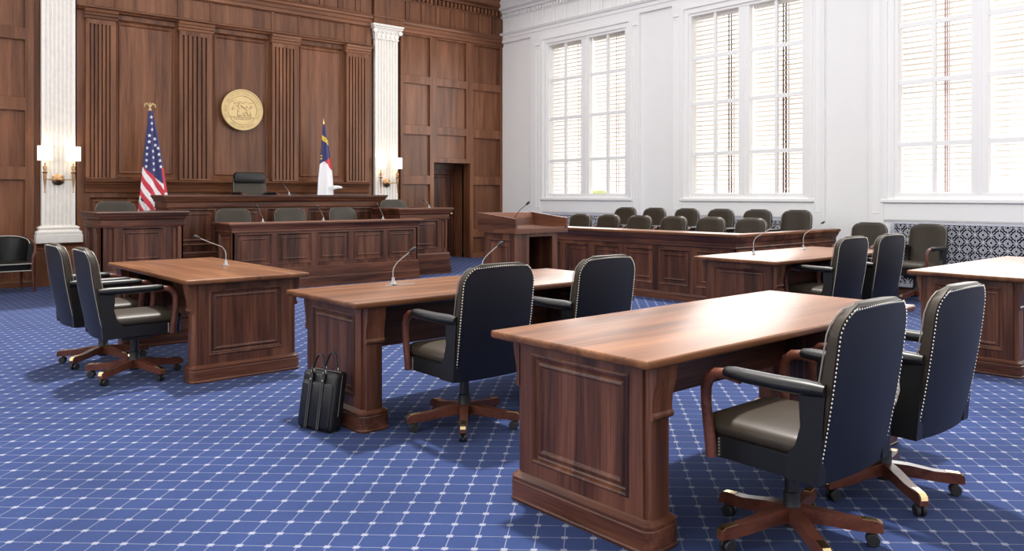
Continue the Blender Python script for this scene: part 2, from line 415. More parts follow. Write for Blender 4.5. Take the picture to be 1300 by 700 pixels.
run('chair_rail', 8.02, 8.64, [(0.0, 0.53), (0.10, 0.54), (0.105, 0.56), (0.08, 0.575), (0.09, 0.62), (0.125, 0.63), (0.125, 0.645), (0.0, 0.647)])
# fluted wooden pilasters
for a1, b1 in ((3.035, 3.45), (4.40, 4.925), (5.97, 6.46), (7.42, 7.895)):
    n = 6; e = 0.045; wdt = b1 - a1; f = (wdt - 2 * e) / n; poly = [(a1, 0.0), (a1, -0.075)]
    for k in range(n):
        s0 = a1 + e + k * f
        poly += [(s0 + f * 0.08, -0.075), (s0 + f * 0.14, -0.035), (s0 + f * 0.40, -0.035), (s0 + f * 0.46, -0.075)]
    poly += [(b1, -0.075), (b1, 0.0)]
    ps = MB().prism([(q[0], q[1]) for q in poly], (0, YB, 0), X_, Y_, Z_, 1.63, 4.03)
    p = ps.build('pilaster', 'wall_wood', wback, smooth=False)
    MB().box(a1, YB - .078, 4.03, b1, YB, 4.10).build('pilaster_neck', 'wall_wood', p, smooth=False)
    MB().box(a1, YB - .08, 1.615, b1, YB, 1.64).build('pilaster_foot', 'wall_wood', p, smooth=False)
    run('pilaster_cap', a1 - 0.02, b1 + 0.03, [(0.08, 4.10), (0.09, 4.12), (0.09, 4.15), (0.11, 4.165), (0.115, 4.20), (0.13, 4.21), (0.14, 4.255), (0.0, 4.26)], parent=p)
run('lower_architrave', 2.93, 8.0, [(0.02, 4.235), (0.05, 4.245), (0.06, 4.27), (0.09, 4.285), (0.09, 4.30), (0.0, 4.31)])
for xx in (3.465, 4.44, 4.935, 6.015, 6.51, 7.465):
    pass
run('upper_architrave', XL, XR, [(0.0, 4.67), (0.03, 4.68), (0.035, 4.74), (0.05, 4.75), (0.055, 4.81), (0.08, 4.83), (0.09, 4.87), (0.11, 4.89), (0.11, 4.905), (0.0, 4.91)])
# frieze of small upright boards
xx = XL; fr = 0
MB().box(XL, YB - .015, 4.90, XR, YB + D, 5.34).build('frieze', 'wall_wood', wback, smooth=False)
k = 0
while xx < XR - 0.1:
    wdt = 0.10 if k % 2 else 0.27
    MB().rings((xx + 0.006, YB - .015, 4.925), X_, Z_, NY, min(wdt, XR - xx) - 0.012, 0.385, [(0, 0), (0.0, 0.016 if k % 2 == 0 else 0.024), (0.008, 0.02 if k % 2 == 0 else 0.028)]).build('frieze_board', 'wall_wood', wback, smooth=False, recalc=False)
    xx += wdt; k += 1
run('cornice', XL, XR, [(0.03, 5.30), (0.05, 5.31), (0.055, 5.33), (0.06, 5.44), (0.12, 5.45), (0.13, 5.49), (0.22, 5.52), (0.25, 5.60), (0.30, 5.64), (0.31, 5.75), (0.0, 5.75)])
dn = MB(); xx = XL
while xx < XR - 0.05:
    dn.box(xx, YB - .115, 5.335, xx + 0.055, YB - .05, 5.435); xx += 0.10
stuff(dn.build('dentil_row', 'wall_wood', wback, smooth=False))
# entablature breaks above the two stone columns
for a1, b1 in ((2.35, 3.02), (8.0, 8.66)):
    eb = MB().stack(a1, YB - .10, b1, YB, [(4.735, 0), (4.86, 0), (4.87, 0.02), (4.90, 0.025), (4.91, 0.0), (5.30, 0.0), (5.31, 0.02)])
    eb.build('entablature_block', 'wall_wood', wback, smooth=False)
    MB().box(a1 + .02, YB - .10, 0, b1 - .04, YB + D, 0.535).build('column_pedestal', 'wall_wood', wback, smooth=False)
# stone columns
def column(a1, b1):
    zb, zt = 0.647, 4.45; yf = YB - 0.055
    n = 7; e = 0.03; f = (b1 - a1 - 2 * e) / n; poly = [(a1, 0.08), (a1, 0)]
    for k in range(n):
        s0 = a1 + e + k * f
        for t in range(7):
            q = t / 6; poly.append((s0 + f * (0.14 + 0.72 * q), 0.024 * math.sin(PI * q)))
    poly += [(b1, 0), (b1, 0.08)]
    sh = MB().prism(poly, (0, yf, 0), X_, Y_, Z_, 0.90, 4.45).build('column', 'stone', wback, angle=40)
    MB().stack(a1, yf, b1, YB + .03, [(zb, 0.085), (zb + .12, 0.085), (zb + .125, 0.07), (zb + .14, 0.078), (zb + .165, 0.078), (zb + .18, 0.05), (zb + .205, 0.035), (zb + .215, 0.05), (zb + .23, 0.05), (zb + .245, 0.03), (zb + .255, 0.012), (0.905, 0.0)]).build('column_base', 'stone', sh, angle=25)
    cp = MB().stack(a1, yf, b1, YB + .03, [(4.45, 0.0), (4.455, 0.018), (4.475, 0.018), (4.48, 0.005), (4.62, 0.03), (4.655, 0.05), (4.66, 0.075), (4.685, 0.08), (4.69, 0.06), (4.70, 0.085), (4.735, 0.10), (4.74, 0.09)])
    for k in range(5):      # acanthus leaves and corner scrolls
        cx = a1 + (b1 - a1) * (k + 0.5) / 5
        cp.ball((cx, yf - 0.012, 4.53), 0.05, (0.72, 0.5, 1.15), 8, 5); cp.ball((cx, yf - 0.045, 4.585), 0.022, (1.2, 0.8, 0.7), 8, 5)
    for cx in (a1 - 0.03, b1 + 0.03): cp.lathe([(0.012, -0.03), (0.042, -0.03), (0.042, 0.03), (0.012, 0.03)], (cx, yf - 0.04, 4.605), Y_, 12)
    for k in range(12): cp.ball((a1 - .05 + (b1 - a1 + .1) * k / 11, yf - 0.075, 4.675), 0.016, (1, 1, 1.1), 6, 4)
    cp.build('capital', 'stone', sh)
column(2.455, 2.895); column(8.05, 8.555)
# doorway
d1 = struct(empty('door_1', (0, 0, 0)))
YD = 14.78
MB().box(DX0 - .05, YB + .25, 0, DX0, YD + .15, DZ).box(DX1, YB + .25, 0, DX1 + .05, YD + .15, DZ).box(DX0 - .05, YB + .25, DZ, DX1 + .05, YD + .15, DZ + .05).build('door_reveal', 'wall_wood', d1, smooth=False)
MB().box(DX0, YD - .04, 0, DX0 + .05, YD + .05, DZ).box(DX1 - .05, YD - .04, 0, DX1, YD + .05, DZ).box(DX0 + .05, YD - .04, DZ - .12, DX1 - .05, YD + .05, DZ).build('door_casing', 'wood_v', d1, smooth=False)
lf = empty('door_leaf', (0, 0, 0), parent=d1)
MB().box(DX0 + .05, YD + .025, 0.01, DX1 - .05, YD + .06, DZ - .12).build('leaf_core', 'wood_v', lf, smooth=False)
framed(lf, (DX0 + .05, YD, 0.01), X_, Z_, NY, DX1 - DX0 - .1, DZ - .13, [(0.1, 0.733, 0.2, 0.85), (0.1, 0.733, 1.0, 1.82)], 0.025, 'wood_v', 'wood_v', bench_prof(0.022), 'leaf_frame')
kb = MB().lathe([(0.03, 0), (0.03, 0.008), (0.012, 0.012), (0.012, 0.04), (0.028, 0.05), (0.03, 0.065), (0.015, 0.075)], (DX1 - .11, YD, 0.95), NY, 12).build('door_knob', 'brass', lf)
# back baseboards
bb = MB().prism([(0.0, 0), (-0.025, 0), (-0.025, 0.075), (-0.015, 0.09), (0, 0.095)], (0, YB, 0), Y_, Z_, X_, XL, 2.36)
bb.prism([(0.0, 0), (-0.025, 0), (-0.025, 0.075), (-0.015, 0.09), (0, 0.095)], (0, YB, 0), Y_, Z_, X_, 8.66, DX0)
bb.prism([(0.0, 0), (-0.025, 0), (-0.025, 0.075), (-0.015, 0.09), (0, 0.095)], (0, YB, 0), Y_, Z_, X_, DX1, XR)
struct(bb.build('baseboard_back', 'wall_wood_x', smooth=False))

# ---------------------------------------------- right wall with windows
GZ0, GZ1 = 1.385, 4.51
wr = MB(); ys = [YF] + sorted(q for ab in WIN for q in ab) + [YB + .3]
for i in range(0, len(ys), 2): wr.box(XR, ys[i], 0, XR + .3, ys[i + 1], CEIL)
for a1, b1 in WIN: wr.box(XR, a1, 0, XR + .3, b1, GZ0 - .0); wr.box(XR, a1, GZ1, XR + .3, b1, CEIL)
wright = struct(wr.build('wall_right', 'white', smooth=False))
def runr(name, y0, y1, prof, mat='white_trim', parent=None):
    poly = [(-p, z) for p, z in prof]; poly = [(0.02, prof[0][1])] + poly + [(0.02, prof[-1][1])]
    return MB().prism(poly, (XR, 0, 0), X_, Z_, Y_, y0, y1).build(name, mat, parent or wright, angle=25)
runr('architrave', YF, YB, [(0.03, 4.755), (0.05, 4.76), (0.055, 4.84), (0.07, 4.85), (0.075, 4.91), (0.10, 4.925), (0.11, 4.95), (0.12, 4.965), (0.0, 4.97)])
MB().box(XR - .02, YF, 4.96, XR, YB, 5.30).build('frieze', 'white', wright, smooth=False)
yy = YF; k = 0
while yy < YB - .05:
    wdt = 0.09 if k % 2 else 0.26
    if yy > 9: MB().rings((XR - .02, min(yy + wdt, YB) - 0.006, 4.985), NY, Z_, NX, min(wdt, YB - yy) - 0.012, 0.30, [(0, 0), (0.0, 0.010 if k % 2 == 0 else 0.018), (0.006, 0.013 if k % 2 == 0 else 0.021)]).build('frieze_board', 'white_trim', wright, smooth=False, recalc=False)
    yy += wdt; k += 1
runr('cornice', YF, YB, [(0.02, 5.28), (0.04, 5.29), (0.045, 5.31), (0.05, 5.39), (0.11, 5.40), (0.12, 5.44), (0.20, 5.47), (0.24, 5.55), (0.28, 5.60), (0.30, 5.75), (0.0, 5.75)])
dn = MB(); yy = 9.0
while yy < YB - .05:
    dn.box(XR - .10, yy, 5.315, XR - .04, yy + .05, 5.385); yy += 0.09
stuff(dn.build('dentil_row', 'white_trim', wright, smooth=False))
struct(MB().prism([(0.0, 0), (-0.02, 0), (-0.02, 0.08), (-0.012, 0.09), (0, 0.095)], (XR, 0, 0), X_, Z_, Y_, YF, YB - .03).build('baseboard_right', 'wood_y', smooth=False))

ROWS = [3.765, 2.96, 2.08]
def grille_mesh():
    """lattice of squares, octagons and stars, 2.3 m long"""
    mb = MB(); P = 0.2; nx, nz = 12, 4; t = 0.0042
    def bar(a, b, w=t):
        a = Vector(a); b = Vector(b); d = (b - a); l = d.length; d.normalize(); n = Vector((-d.y, d.x))
        q = [a + n * w, a - n * w, b - n * w, b + n * w]
        mb.loft([[(x, p.x, p.y) for p in q] for x in (-0.008, 0.008)])
    for i in range(nx * 2):
        for j in range(nz * 2 + 1):
            cx, cz = (i + 0.5) * P / 2, (j + 0.5) * P / 2 - 0.03
            if cz > 0.83: continue
            if (i + j) % 2 == 0:      # octagon round a small square
                r = 0.044; q = [(cx + r * math.cos(PI / 8 + k * PI / 4), cz + r * math.sin(PI / 8 + k * PI / 4)) for k in range(8)]
                for k in range(8): bar(q[k], q[(k + 1) % 8])
                h = 0.020; q = [(cx - h, cz - h), (cx + h, cz - h), (cx + h, cz + h), (cx - h, cz + h)]
                for k in range(4): bar(q[k], q[(k + 1) % 4])
                for dx, dz in ((1, 0), (-1, 0), (0, 1), (0, -1)): bar((cx + dx * .02, cz + dz * .02), (cx + dx * .045, cz + dz * .045))
            else:                      # eight-pointed star
                for k in range(4):
                    aa = k * PI / 4; l = 0.05 if k % 2 == 0 else 0.062
                    bar((cx - l * math.cos(aa), cz - l * math.sin(aa)), (cx + l * math.cos(aa), cz + l * math.sin(aa)), 0.0038)
    return mb.mesh('lattice', 'grille', smooth=False, recalc=False)
GR = grille_mesh()
PANE = {}
def window(n, a, b, tapes):
    """a<b in Y.  The sash plane sits just inside the wall face."""
    w_ = struct(empty('window_%d' % n, (XR, a, 0)))
    W = b - a; mc = (a + b) / 2 - a - 0.0
    yo = 0.0
    # frame, centre mullion
    fm = MB(); x0, x1 = -0.005, 0.09
    fm.box(x0, -0.0, GZ0 - .0, x1, 0.045 * 0, GZ0 + .01) if False else None
    fm.box(x0 - .01, mc - .105, GZ0, x1, mc + .105, GZ1)
    fm.box(x0 - .02, mc - .03, GZ0, x0, mc + .03, GZ1)
    fm.build('mullion', 'white_trim', w_, smooth=False)
    cz = MB()
    for o0, o1, p in ((-0.19, -0.13, 0.075), (-0.13, -0.04, 0.05), (-0.04, 0.006, 0.025)):
        cz.box(-p, o0, GZ0 - .07, .1, o1, GZ1 - o0 if False else GZ1 + (-o0)); cz.box(-p, W - o1, GZ0 - .07, .1, W - o0, GZ1 + (-o0))
        cz.box(-p, o1, GZ1 + (-o1), .1, W - o1, GZ1 + (-o0))
    cz.build('casing', 'white_trim', w_, smooth=False)
    MB().box(-.02, 0, GZ0 - .07, .1, W, GZ0 + .006).build('sash_sill', 'white_trim', w_, smooth=False)
    MB().prism([(0.1, GZ0 - .13), (-0.068, GZ0 - .13), (-0.078, GZ0 - .12), (-0.078, GZ0 - .085), (-0.07, GZ0 - .07), (0.1, GZ0 - .07)], (0, 0, 0), X_, Z_, Y_, -0.22, W + .22).build('sill', 'white_trim', w_, smooth=False)
    ap = MB().rings((-.02, W + .2, 1.0), NY, Z_, NX, W + .4, .25, [(0, 0), (0, 0.02), (0.02, 0.03), (0.02, 0.03)])
    ap.build('apron', 'white_trim', w_, smooth=False, recalc=False)
    # muntins and panes
    vm = [(mc + .105 + W) / 2 - 0.0, (mc - .105) / 2]
    for y in vm: MB().box(0.0, y - .024, GZ0, .05, y + .024, GZ1).build('muntin', 'white_trim', w_, smooth=False)
    for (s0, s1) in ((0, mc - .105), (mc + .105, W)):
        for z in ROWS: MB().box(0.002, s0, z - .03, .048, s1, z + .03).build('muntin', 'white_trim', w_, smooth=False)
    zs = [GZ1] + ROWS + [GZ0]
    cols = [(0, vm[1]), (vm[1], mc - .105), (mc + .105, vm[0]), (vm[0], W)]
    for (c0, c1) in cols:
        for j in range(4):
            MB().box(.023, c0 + .01, zs[j + 1] + .01, .027, c1 - .01, zs[j] - .01).build('pane', 'glass', w_, smooth=False)
    # blinds, one per sash, outside the glass
    me = MB()
    names = {1: 'far window beside the room corner', 2: 'middle window', 3: 'nearest window in view'}
    for k, (s0, s1) in enumerate(((mc + .105, W), (0, mc - .105)) if n < 4 else ()):
        bl = empty('venetian_blind', (XR + .13, a + (s0 + s1) / 2, 0))
        tag(bl, 'white slatted venetian blind in the %s sash of the %s' % (('left', 'right')[k], names[n]), 'blind', 'window blinds')
        hw = (s1 - s0) / 2 - .01
        MB().box(-.035, -hw, GZ1 - .06, .035, hw, GZ1 - .005).build('headrail', 'slat', bl, smooth=False)
        key = round(hw, 3)
        if key not in PANE:
            ca, sa = math.cos(0.27), -math.sin(0.27)
            pr_ = [(-.032 * ca, -.032 * sa), (0, .004), (.032 * ca, .032 * sa), (0, -.0005)]
            PANE[key] = MB().prism([(x, z) for x, z in pr_], (0, 0, 0), X_, Z_, Y_, -hw, hw).mesh('slat', 'slat', smooth=False)
        z = GZ1 - .10
        while z > GZ0 + .02:
            s_ = link('slat', PANE[key], bl); s_.location = (0, 0, z); z -= 0.0795
        for (fy, wdt, mat) in tapes[k]:
            y = hw - fy * 2 * hw
            MB().box(-.036, y - wdt / 2, GZ0 + .02, -.0345, y + wdt / 2, GZ1 - .06).box(.0345, y - wdt / 2, GZ0 + .02, .036, y + wdt / 2, GZ1 - .06).build('ladder_tape', mat, bl, smooth=False)
    return w_
TP = {1: (((.80, .012, 'cord'), (.90, .008, 'cord')), ((.66, .012, 'cord'), (.93, .014, 'cord'))),
      2: (((.73, .022, 'tape'), (.79, .012, 'tape')), ((.58, .026, 'tape'), (.64, .013, 'tape'))),
      3: (((.62, .02, 'cord'), (.65, .01, 'cord')), ((.6, .02, 'cord'),)),
      4: (((.6, .02, 'cord'),), ((.6, .02, 'cord'),))}
for i, (a1, b1) in enumerate(WIN[:4]):
    window(i + 1, a1, b1, TP[i + 1])
    # projecting bay: pilaster strips and lintel round the window, grille below
    bay = MB()
    for p0, p1 in ((a1 - .38, a1 - .19), (b1 + .19, b1 + .53 if i == 0 else b1 + .40)):
        bay.box(XR - .06, p0, .10, XR, p1, 4.76)
    bay.box(XR - .06, a1 - .19, GZ1 + .19, XR, b1 + .19, 4.76)
    bay.box(XR - .02, a1 - .19, .10, XR, b1 + .19, GZ0 - .12)
    bay.build('window_bay', 'white', wright, smooth=False)
    bs = MB()
    for p0, p1 in ((a1 - .33, a1 - .24), (b1 + .24, b1 + .36)):
        bs.rings((XR - .061, p1, 1.1), NY, Z_, NX, p1 - p0, 3.40, [(0, 0), (0.008, 0.006), (0.014, 0.0005)])
        bs.obox((XR - .06, 0, 0), NY, Z_, NX, -p1 - .0, -p0, 4.54, 4.56, 0, 0.025)
    bs.build('strip_moulding', 'white_trim', wright, smooth=False, recalc=False)
    g = empty('radiator_grille', (XR - .03, b1 + .04 - 2.28, .12), parent=wright)
    L_ = 2.28; Hh = .84
    MB().box(0.005, 0, 0, .012, L_, Hh).build('cavity', 'grille_dark', g, smooth=False)  # flat near-black sheet, painting the shade behind the lattice
    fm = MB().box(-.02, -.06, -.05, .012, L_ + .03, 0).box(-.02, -.06, Hh, .012, L_ + .03, Hh + .03).box(-.02, -.06, 0, .012, 0, Hh).box(-.02, L_, 0, .012, L_ + .03, Hh)
    fm.build('grille_frame', 'grille', g, smooth=False)
    lt = link('lattice', GR, g); stuff(lt); lt.location = (-.002, -.06, 0)

# the street outside: pale facade, paving and a tree seen through the slats
struct(MB().box(XR + .3, -30, -3.2, 60, 45, -3.0).build('street', 'pave', smooth=False))
fb = tag(empty('building', (27, 10, -3)), 'pale facade with rows of windows across the street, behind the blinds', 'building')
MB().box(0, -22, 0, 3, 26, 9.5).build('facade', 'brick', fb, smooth=False)
for j in range(3):
    for k in range(14):
        f_ = MB().box(-.05, -20 + k * 3.2, 1.2 + j * 2.9, .02, -18.6 + k * 3.2, 2.9 + j * 2.9).build('window', 'white_trim', fb, smooth=False)
        MB().box(-.07, -19.9 + k * 3.2, 1.3 + j * 2.9, -.04, -18.7 + k * 3.2, 2.8 + j * 2.9)  .build('pane', 'facade_pane', f_, smooth=False)
tr_ = tag(empty('tree', (17.5, 17.2, -3)), 'leafy yellow-green street tree low behind the far window', 'tree')
MB().tube([(0, 0, 0), (.05, 0, 1.5), (0, .1, 2.8)], [.16, .13, .1], 8).build('trunk', 'tape', tr_)
fo = MB()
for k in range(26): fo.ball((random.gauss(0, .7), random.gauss(0, .7), 3.4 + random.gauss(0, .55)), .5 * random.uniform(.6, 1.1), (1, 1, .8), 7, 5)
fo.build('foliage', 'leaf', tr_)

# ------------------------------------------------------------------ tables
def make_table(name, x0, y0, x1, y1, label, axis='x', ports=()):
    """long table, pedestals at both ends; axis = direction of its length"""
    t = tag(empty(name, (x0, y0, 0)), label, 'table', 'counsel tables')
    Lx, Ly = x1 - x0, y1 - y0
    L, Wd = (Lx, Ly) if axis == 'x' else (Ly, Lx)
    ZT = .76
    MB().stack(0, 0, Lx, Ly, [(.722, -.02), (.727, -.006), (.734, 0), (.750, 0), (.7555, -.0015), (.7588, -.0045), (.76, -.009)], rc=.012, n=3).build('tabletop', 'top_' + axis, t, angle=40)
    # local frame: u along length, v across.  map to world of the table
    if axis == 'x': P = lambda u, v: (u, v); U, V = X_, Y_
    else: P = lambda u, v: (Wd - v, u) if False else (v, u); U, V = Y_, X_
    th = .135; e0 = .10; vi0, vi1 = .115, Wd - .10
    for end in (0, 1):
        ua, ub = (e0, e0 + th) if end == 0 else (L - e0 - th, L - e0)
        ped = empty('pedestal', (0, 0, 0), parent=t)
        def rect(u0, u1, v0, v1):
            a_, b_ = P(u0, v0), P(u1, v1); return min(a_[0], b_[0]), min(a_[1], b_[1]), max(a_[0], b_[0]), max(a_[1], b_[1])
        q = rect(ua + .02, ub - .02, vi0, vi1)
        MB().stack(*q, [(.08, 0), (.722, 0)]).build('core', 'wood_v', ped, smooth=False)
        # end posts, slightly rounded
        for v0, v1 in ((vi0 - .035, vi0 + .012), (vi1 - .012, vi1 + .035)):
            q = rect(ua + .012, ub - .012, v0, v1)
            MB().stack(*q, [(.10, 0), (.722, 0)], rc=.012, n=3).build('post', 'wood_v', ped)
            sgn = -1 if v0 < Wd / 2 else 1; vb = v0 if sgn < 0 else v1
            pr_ = [(-.01, .722), (.030, .722), (.032, .70), (.029, .67), (.020, .63), (.010, .59), (.007, .555), (.007, .535), (.014, .53), (.017, .52), (.013, .51), (.006, .505), (-.01, .505)]
            O = P(0, vb); 
            MB().prism([(sgn * a_, b_) for a_, b_ in pr_], (O[0], O[1], 0), V, Z_, U, ua + .008, ub - .008).build('corbel', 'wood_v', ped, angle=50)
        # panelled outer and inner faces
        for side in (0, 1):
            uu = ua if side == 0 else ub
            Ndir = Vector(U) * (-1 if side == 0 else 1)
            O = P(uu, vi0); hw = vi1 - vi0
            Udir = V; Oz = (O[0], O[1], .10)
            framed(ped, Oz, Udir, Z_, Ndir, hw, .622, [(.075, hw - .075, .09, .565)], .02, 'wood_v', 'wood_v',
                   lambda w_, h_: [(-.004, .003), (.004, .007), (.012, .004), (.018, -.010), (.026, -.014), (.034, -.008), (.046, -.004), (.054, -.010), (.06, -.012)])
        q = rect(ua, ub, vi0 - .03, vi1 + .03)
        MB().stack(*q, [(0, .030), (.012, .034), (.018, .030), (.088, .030), (.094, .024), (.098, .028), (.108, .028), (.114, .018), (.12, .006), (.125, 0)], rc=.018, n=4).build('plinth', 'wood_' + ('y' if axis == 'x' else 'x'), ped, angle=28)
    vm = Wd - .24 if axis == 'x' else .5
    a_, b_ = P(e0 + th - .03, vm - .012), P(L - e0 - th + .03, vm + .012)
    MB().box(min(a_[0], b_[0]), min(a_[1], b_[1]), .36, max(a_[0], b_[0]), max(a_[1], b_[1]), .724).build('modesty_panel', 'wood_' + axis, t, smooth=False)
    for (u, v) in ports:
        pm = MB().stack(u - .10, v - .022, u + .12, v + .022, [(.7595, 0), (.7615, 0), (.762, -.002)], rc=.02)
        po = pm.build('cable_port', 'steel', t)
        MB().box(u + .0, v - .004, .7618, u + .105, v + .004, .7626).build('slot', 'black', po, smooth=False)
    return t
make_table('counsel_table', 2.22, 1.945, 4.465, 2.885, 'largest brown wooden table in the foreground, with pedestal end panel facing us', 'x')
make_table('counsel_table', 2.205, 4.10, 4.45, 5.01, 'wooden table with the black briefcase leaning on its end', 'x', ports=((.69, .675),))
make_table('counsel_table', 1.915, 6.0, 2.835, 8.12, 'wooden table at far left with two chairs along its left side', 'y')
make_table('counsel_table', 6.39, 4.05, 8.63, 5.0, 'wooden table with two microphones in front of the jury box', 'x')
make_table('counsel_table', 6.465, 2.02, 8.70, 2.895, 'wooden table cut by the right edge, its top bleached by window light', 'x')

# ------------------------------------------------------------------ benches
def bench(name, label, cat, X0, X1, Y0, Y1, zt, zp, fp, lp, depth=.022, plinth2=None, sides=('front', 'left'), open_back=True, topmat='wood_x', ov=.07, pz=None, corn=None, rdepth=None):
    """judicial bench: panelled front (-Y) and left (-X) faces; fp/lp are panel intervals along each face"""
    t = tag(empty(name, (X0, Y0, 0)), label, cat)
    W, Dp = X1 - X0, Y1 - Y0
    zu = zt - .035
    th = .10; Dr = rdepth or Dp
    cb = MB().box(depth, depth, 0, W - depth, th, zu).box(depth, th, 0, th, Dp, zu).box(W - th, th, 0, W - depth, Dr, zu)
    if not open_back: cb.box(th, Dp - th, 0, W - th, Dp, zu)
    cb.build('carcass', 'wood_v', t, smooth=False)
    p0, p1 = pz
    framed(t, (0, 0, zp), X_, Z_, NY, W, zu - zp, [(a, b, p0 - zp, p1 - zp) for a, b in fp], depth, 'wood_v', 'wood_v', bench_prof(depth))
    framed(t, (0, Dp, zp), NY, Z_, NX, Dp, zu - zp, [(a, b, p0 - zp, p1 - zp) for a, b in lp], depth, 'wood_v', 'wood_v', bench_prof(depth))
    framed(t, (W, 0, zp), Y_, Z_, X_, Dr, zu - zp, [(a, b, p0 - zp, p1 - zp) for a, b in lp] if Dr == Dp else [], depth, 'wood_v', 'wood_v', bench_prof(depth))
    # plinth and cornice run round three sides
    def around(prof, nm, mat='wood_x'):
        mb = MB(); rings = []
        for z, o in prof:
            rings.append([(-o, Dp, z), (-o, -o, z), (W + o, -o, z), (W + o, Dr, z), (W - .02, Dr, z), (W - .02, .02, z), (.02, .02, z), (.02, Dp, z)])
        mb.loft(rings); return mb.build(nm, mat, t, smooth=False)
    around([(0, .03), (zp * .42, .03), (zp * .45, .018), (zp * .5, .016), (zp * .97, .016), (zp, .006), (zp + .004, 0)] if plinth2 is None else plinth2, 'plinth')
    around(corn or [(zu - .17, .0), (zu - .165, .016), (zu - .145, .02), (zu - .14, .008), (zu - .08, .010), (zu - .06, .03), (zu - .03, .038), (zu - .022, .05), (zu, .055)], 'cornice')
    mb = MB(); rings = []
    dd = .24 if rdepth else .42
    for z, o in ((zu, ov - .012), (zu + .006, ov), (zt - .008, ov), (zt, ov - .008)):
        rings.append([(-o, Dp + .0, z), (-o, -o, z), (W + o, -o, z), (W + o, Dr, z), (W - dd, Dr, z), (W - dd, dd, z), (dd, dd, z), (dd, Dp, z)] if W > 1.5 else
                     [(-o, Dp, z), (-o, -o, z), (W + o, -o, z), (W + o, Dp, z), (W - .22, Dp, z), (W - .22, .30, z), (.22, .30, z), (.22, Dp, z)])
    mb.loft(rings); mb.build('countertop', topmat, t, smooth=False)
    return t
def even(W, n, m, g):
    k = (W - 2 * m - (n - 1) * g) / n
    return [(m + i * (k + g), m + i * (k + g) + k) for i in range(n)]
# judge's bench
jx0, jx1 = 3.81, 7.42
bench('judge_bench', 'tallest long panelled bench, in front of the gold seal', 'bench', jx0, jx1, 12.78, 13.36, 1.367, .5, even(jx1 - jx0, 5, .12, .11), [(.1, .5), (.6, 1.05)], pz=(.60, 1.15))
# clerk's bench in front of it
bench('clerk_bench', 'long low panelled bench with three chairs behind, below the tallest bench', 'bench', 4.25, 7.25, 11.38, 12.0, .975, .30, [(.05, .56), (.64, 1.17), (1.25, 1.78), (1.85, 2.39), (2.45, 2.95)], [(.08, .54)], rdepth=.25, pz=(.36, .815), ov=.08,
      corn=[(.83, .0), (.835, .012), (.85, .016), (.86, .012), (.90, .03), (.92, .05), (.94, .06)])
side_f = [(.08, .17), (.25, .83), (.92, 1.01)]
bench('witness_bench', 'square panelled witness box at left, beside the striped flag', 'bench', 2.70, 3.71, 11.76, 12.66, 1.145, .36, [(.07, .15), (.23, .78), (.86, .94)], [(.12, .42), (.54, .84)], pz=(.44, .935), plinth2=[(0, .035), (.14, .035), (.145, .022), (.34, .02), (.355, .01), (.366, 0)])
bench('witness_bench', 'square panelled box at right of the judge, nearest the doorway', 'bench', 7.16, 8.13, 11.76, 12.64, 1.145, .36, [(.05, .12), (.20, .76), (.83, .91)], [(.12, .42), (.54, .84)], pz=(.44, .935), plinth2=[(0, .035), (.14, .035), (.145, .022), (.34, .02), (.355, .01), (.366, 0)])
# raised floors behind the benches
pf = MB().box(4.35, 12.95, 0, 6.35, YB - .11, .58); struct(pf.build('trim_1', 'carpet', smooth=False))
pf = MB().box(4.36, 11.66, 0, 7.0, 12.70, .18); struct(pf.build('trim_2', 'carpet', smooth=False))
pf = MB().box(2.82, 11.87, 0, 3.57, 13.1, .30).box(7.36, 11.87, 0, 8.02, 13.1, .30); struct(pf.build('trim_3', 'carpet', smooth=False))

# jury box: panelled parapet, one long side towards the room and a short side towards us
jb = tag(empty('jury_box', (8.17, 5.75, 0)), 'long panelled jury box parapet with brown chairs behind, under the windows', 'jury box')
JW, JL = 2.40, 3.75; zu = .852
MB().box(.024, .024, 0, .12, JL, zu).box(.12, .024, 0, JW, .08, zu).build('carcass', 'wood_v', jb, smooth=False)
jp = [(JL - b, JL - a) for a, b in even(JL, 6, .10, .10)]
framed(jb, (0, JL, .10), NY, Z_, NX, JL, zu - .10, [(a, b, .09, .56) for a, b in even(JL, 6, .10, .10)], .022, 'wood_v', 'wood_v', bench_prof(.022))
framed(jb, (0, 0, .10), X_, Z_, NY, JW, zu - .10, [(a, b, .09, .56) for a, b in even(JW, 4, .10, .10)], .022, 'wood_v', 'wood_v', bench_prof(.022))
def ell(prof, nm, inn, mat):
    mb = MB(); mb.loft([[(-o, JL, z), (-o, -o, z), (JW + o * .3, -o, z), (JW + o * .3, .085, z), (inn, .085, z), (inn, JL, z)] for z, o in prof]); return mb.build(nm, mat, jb, smooth=False)
ell([(0, .02), (.075, .02), (.09, .012), (.10, 0)], 'plinth', .1, 'wood_y')
ell([(.70, 0), (.705, .012), (.72, .016), (.73, .008), (.77, .012), (.80, .035), (.835, .05), (zu, .055)], 'cornice', .1, 'wood_y')
ell([(zu, .058), (zu + .006, .072), (.882, .072), (.89, .062)], 'countertop', .26, 'top_y')
st = MB().box(8.32, 5.90, 0, 9.25, 9.6, .075).box(9.25, 5.90, 0, XR - .07, 9.6, .17); struct(st.build('trim_4', 'carpet', smooth=False))

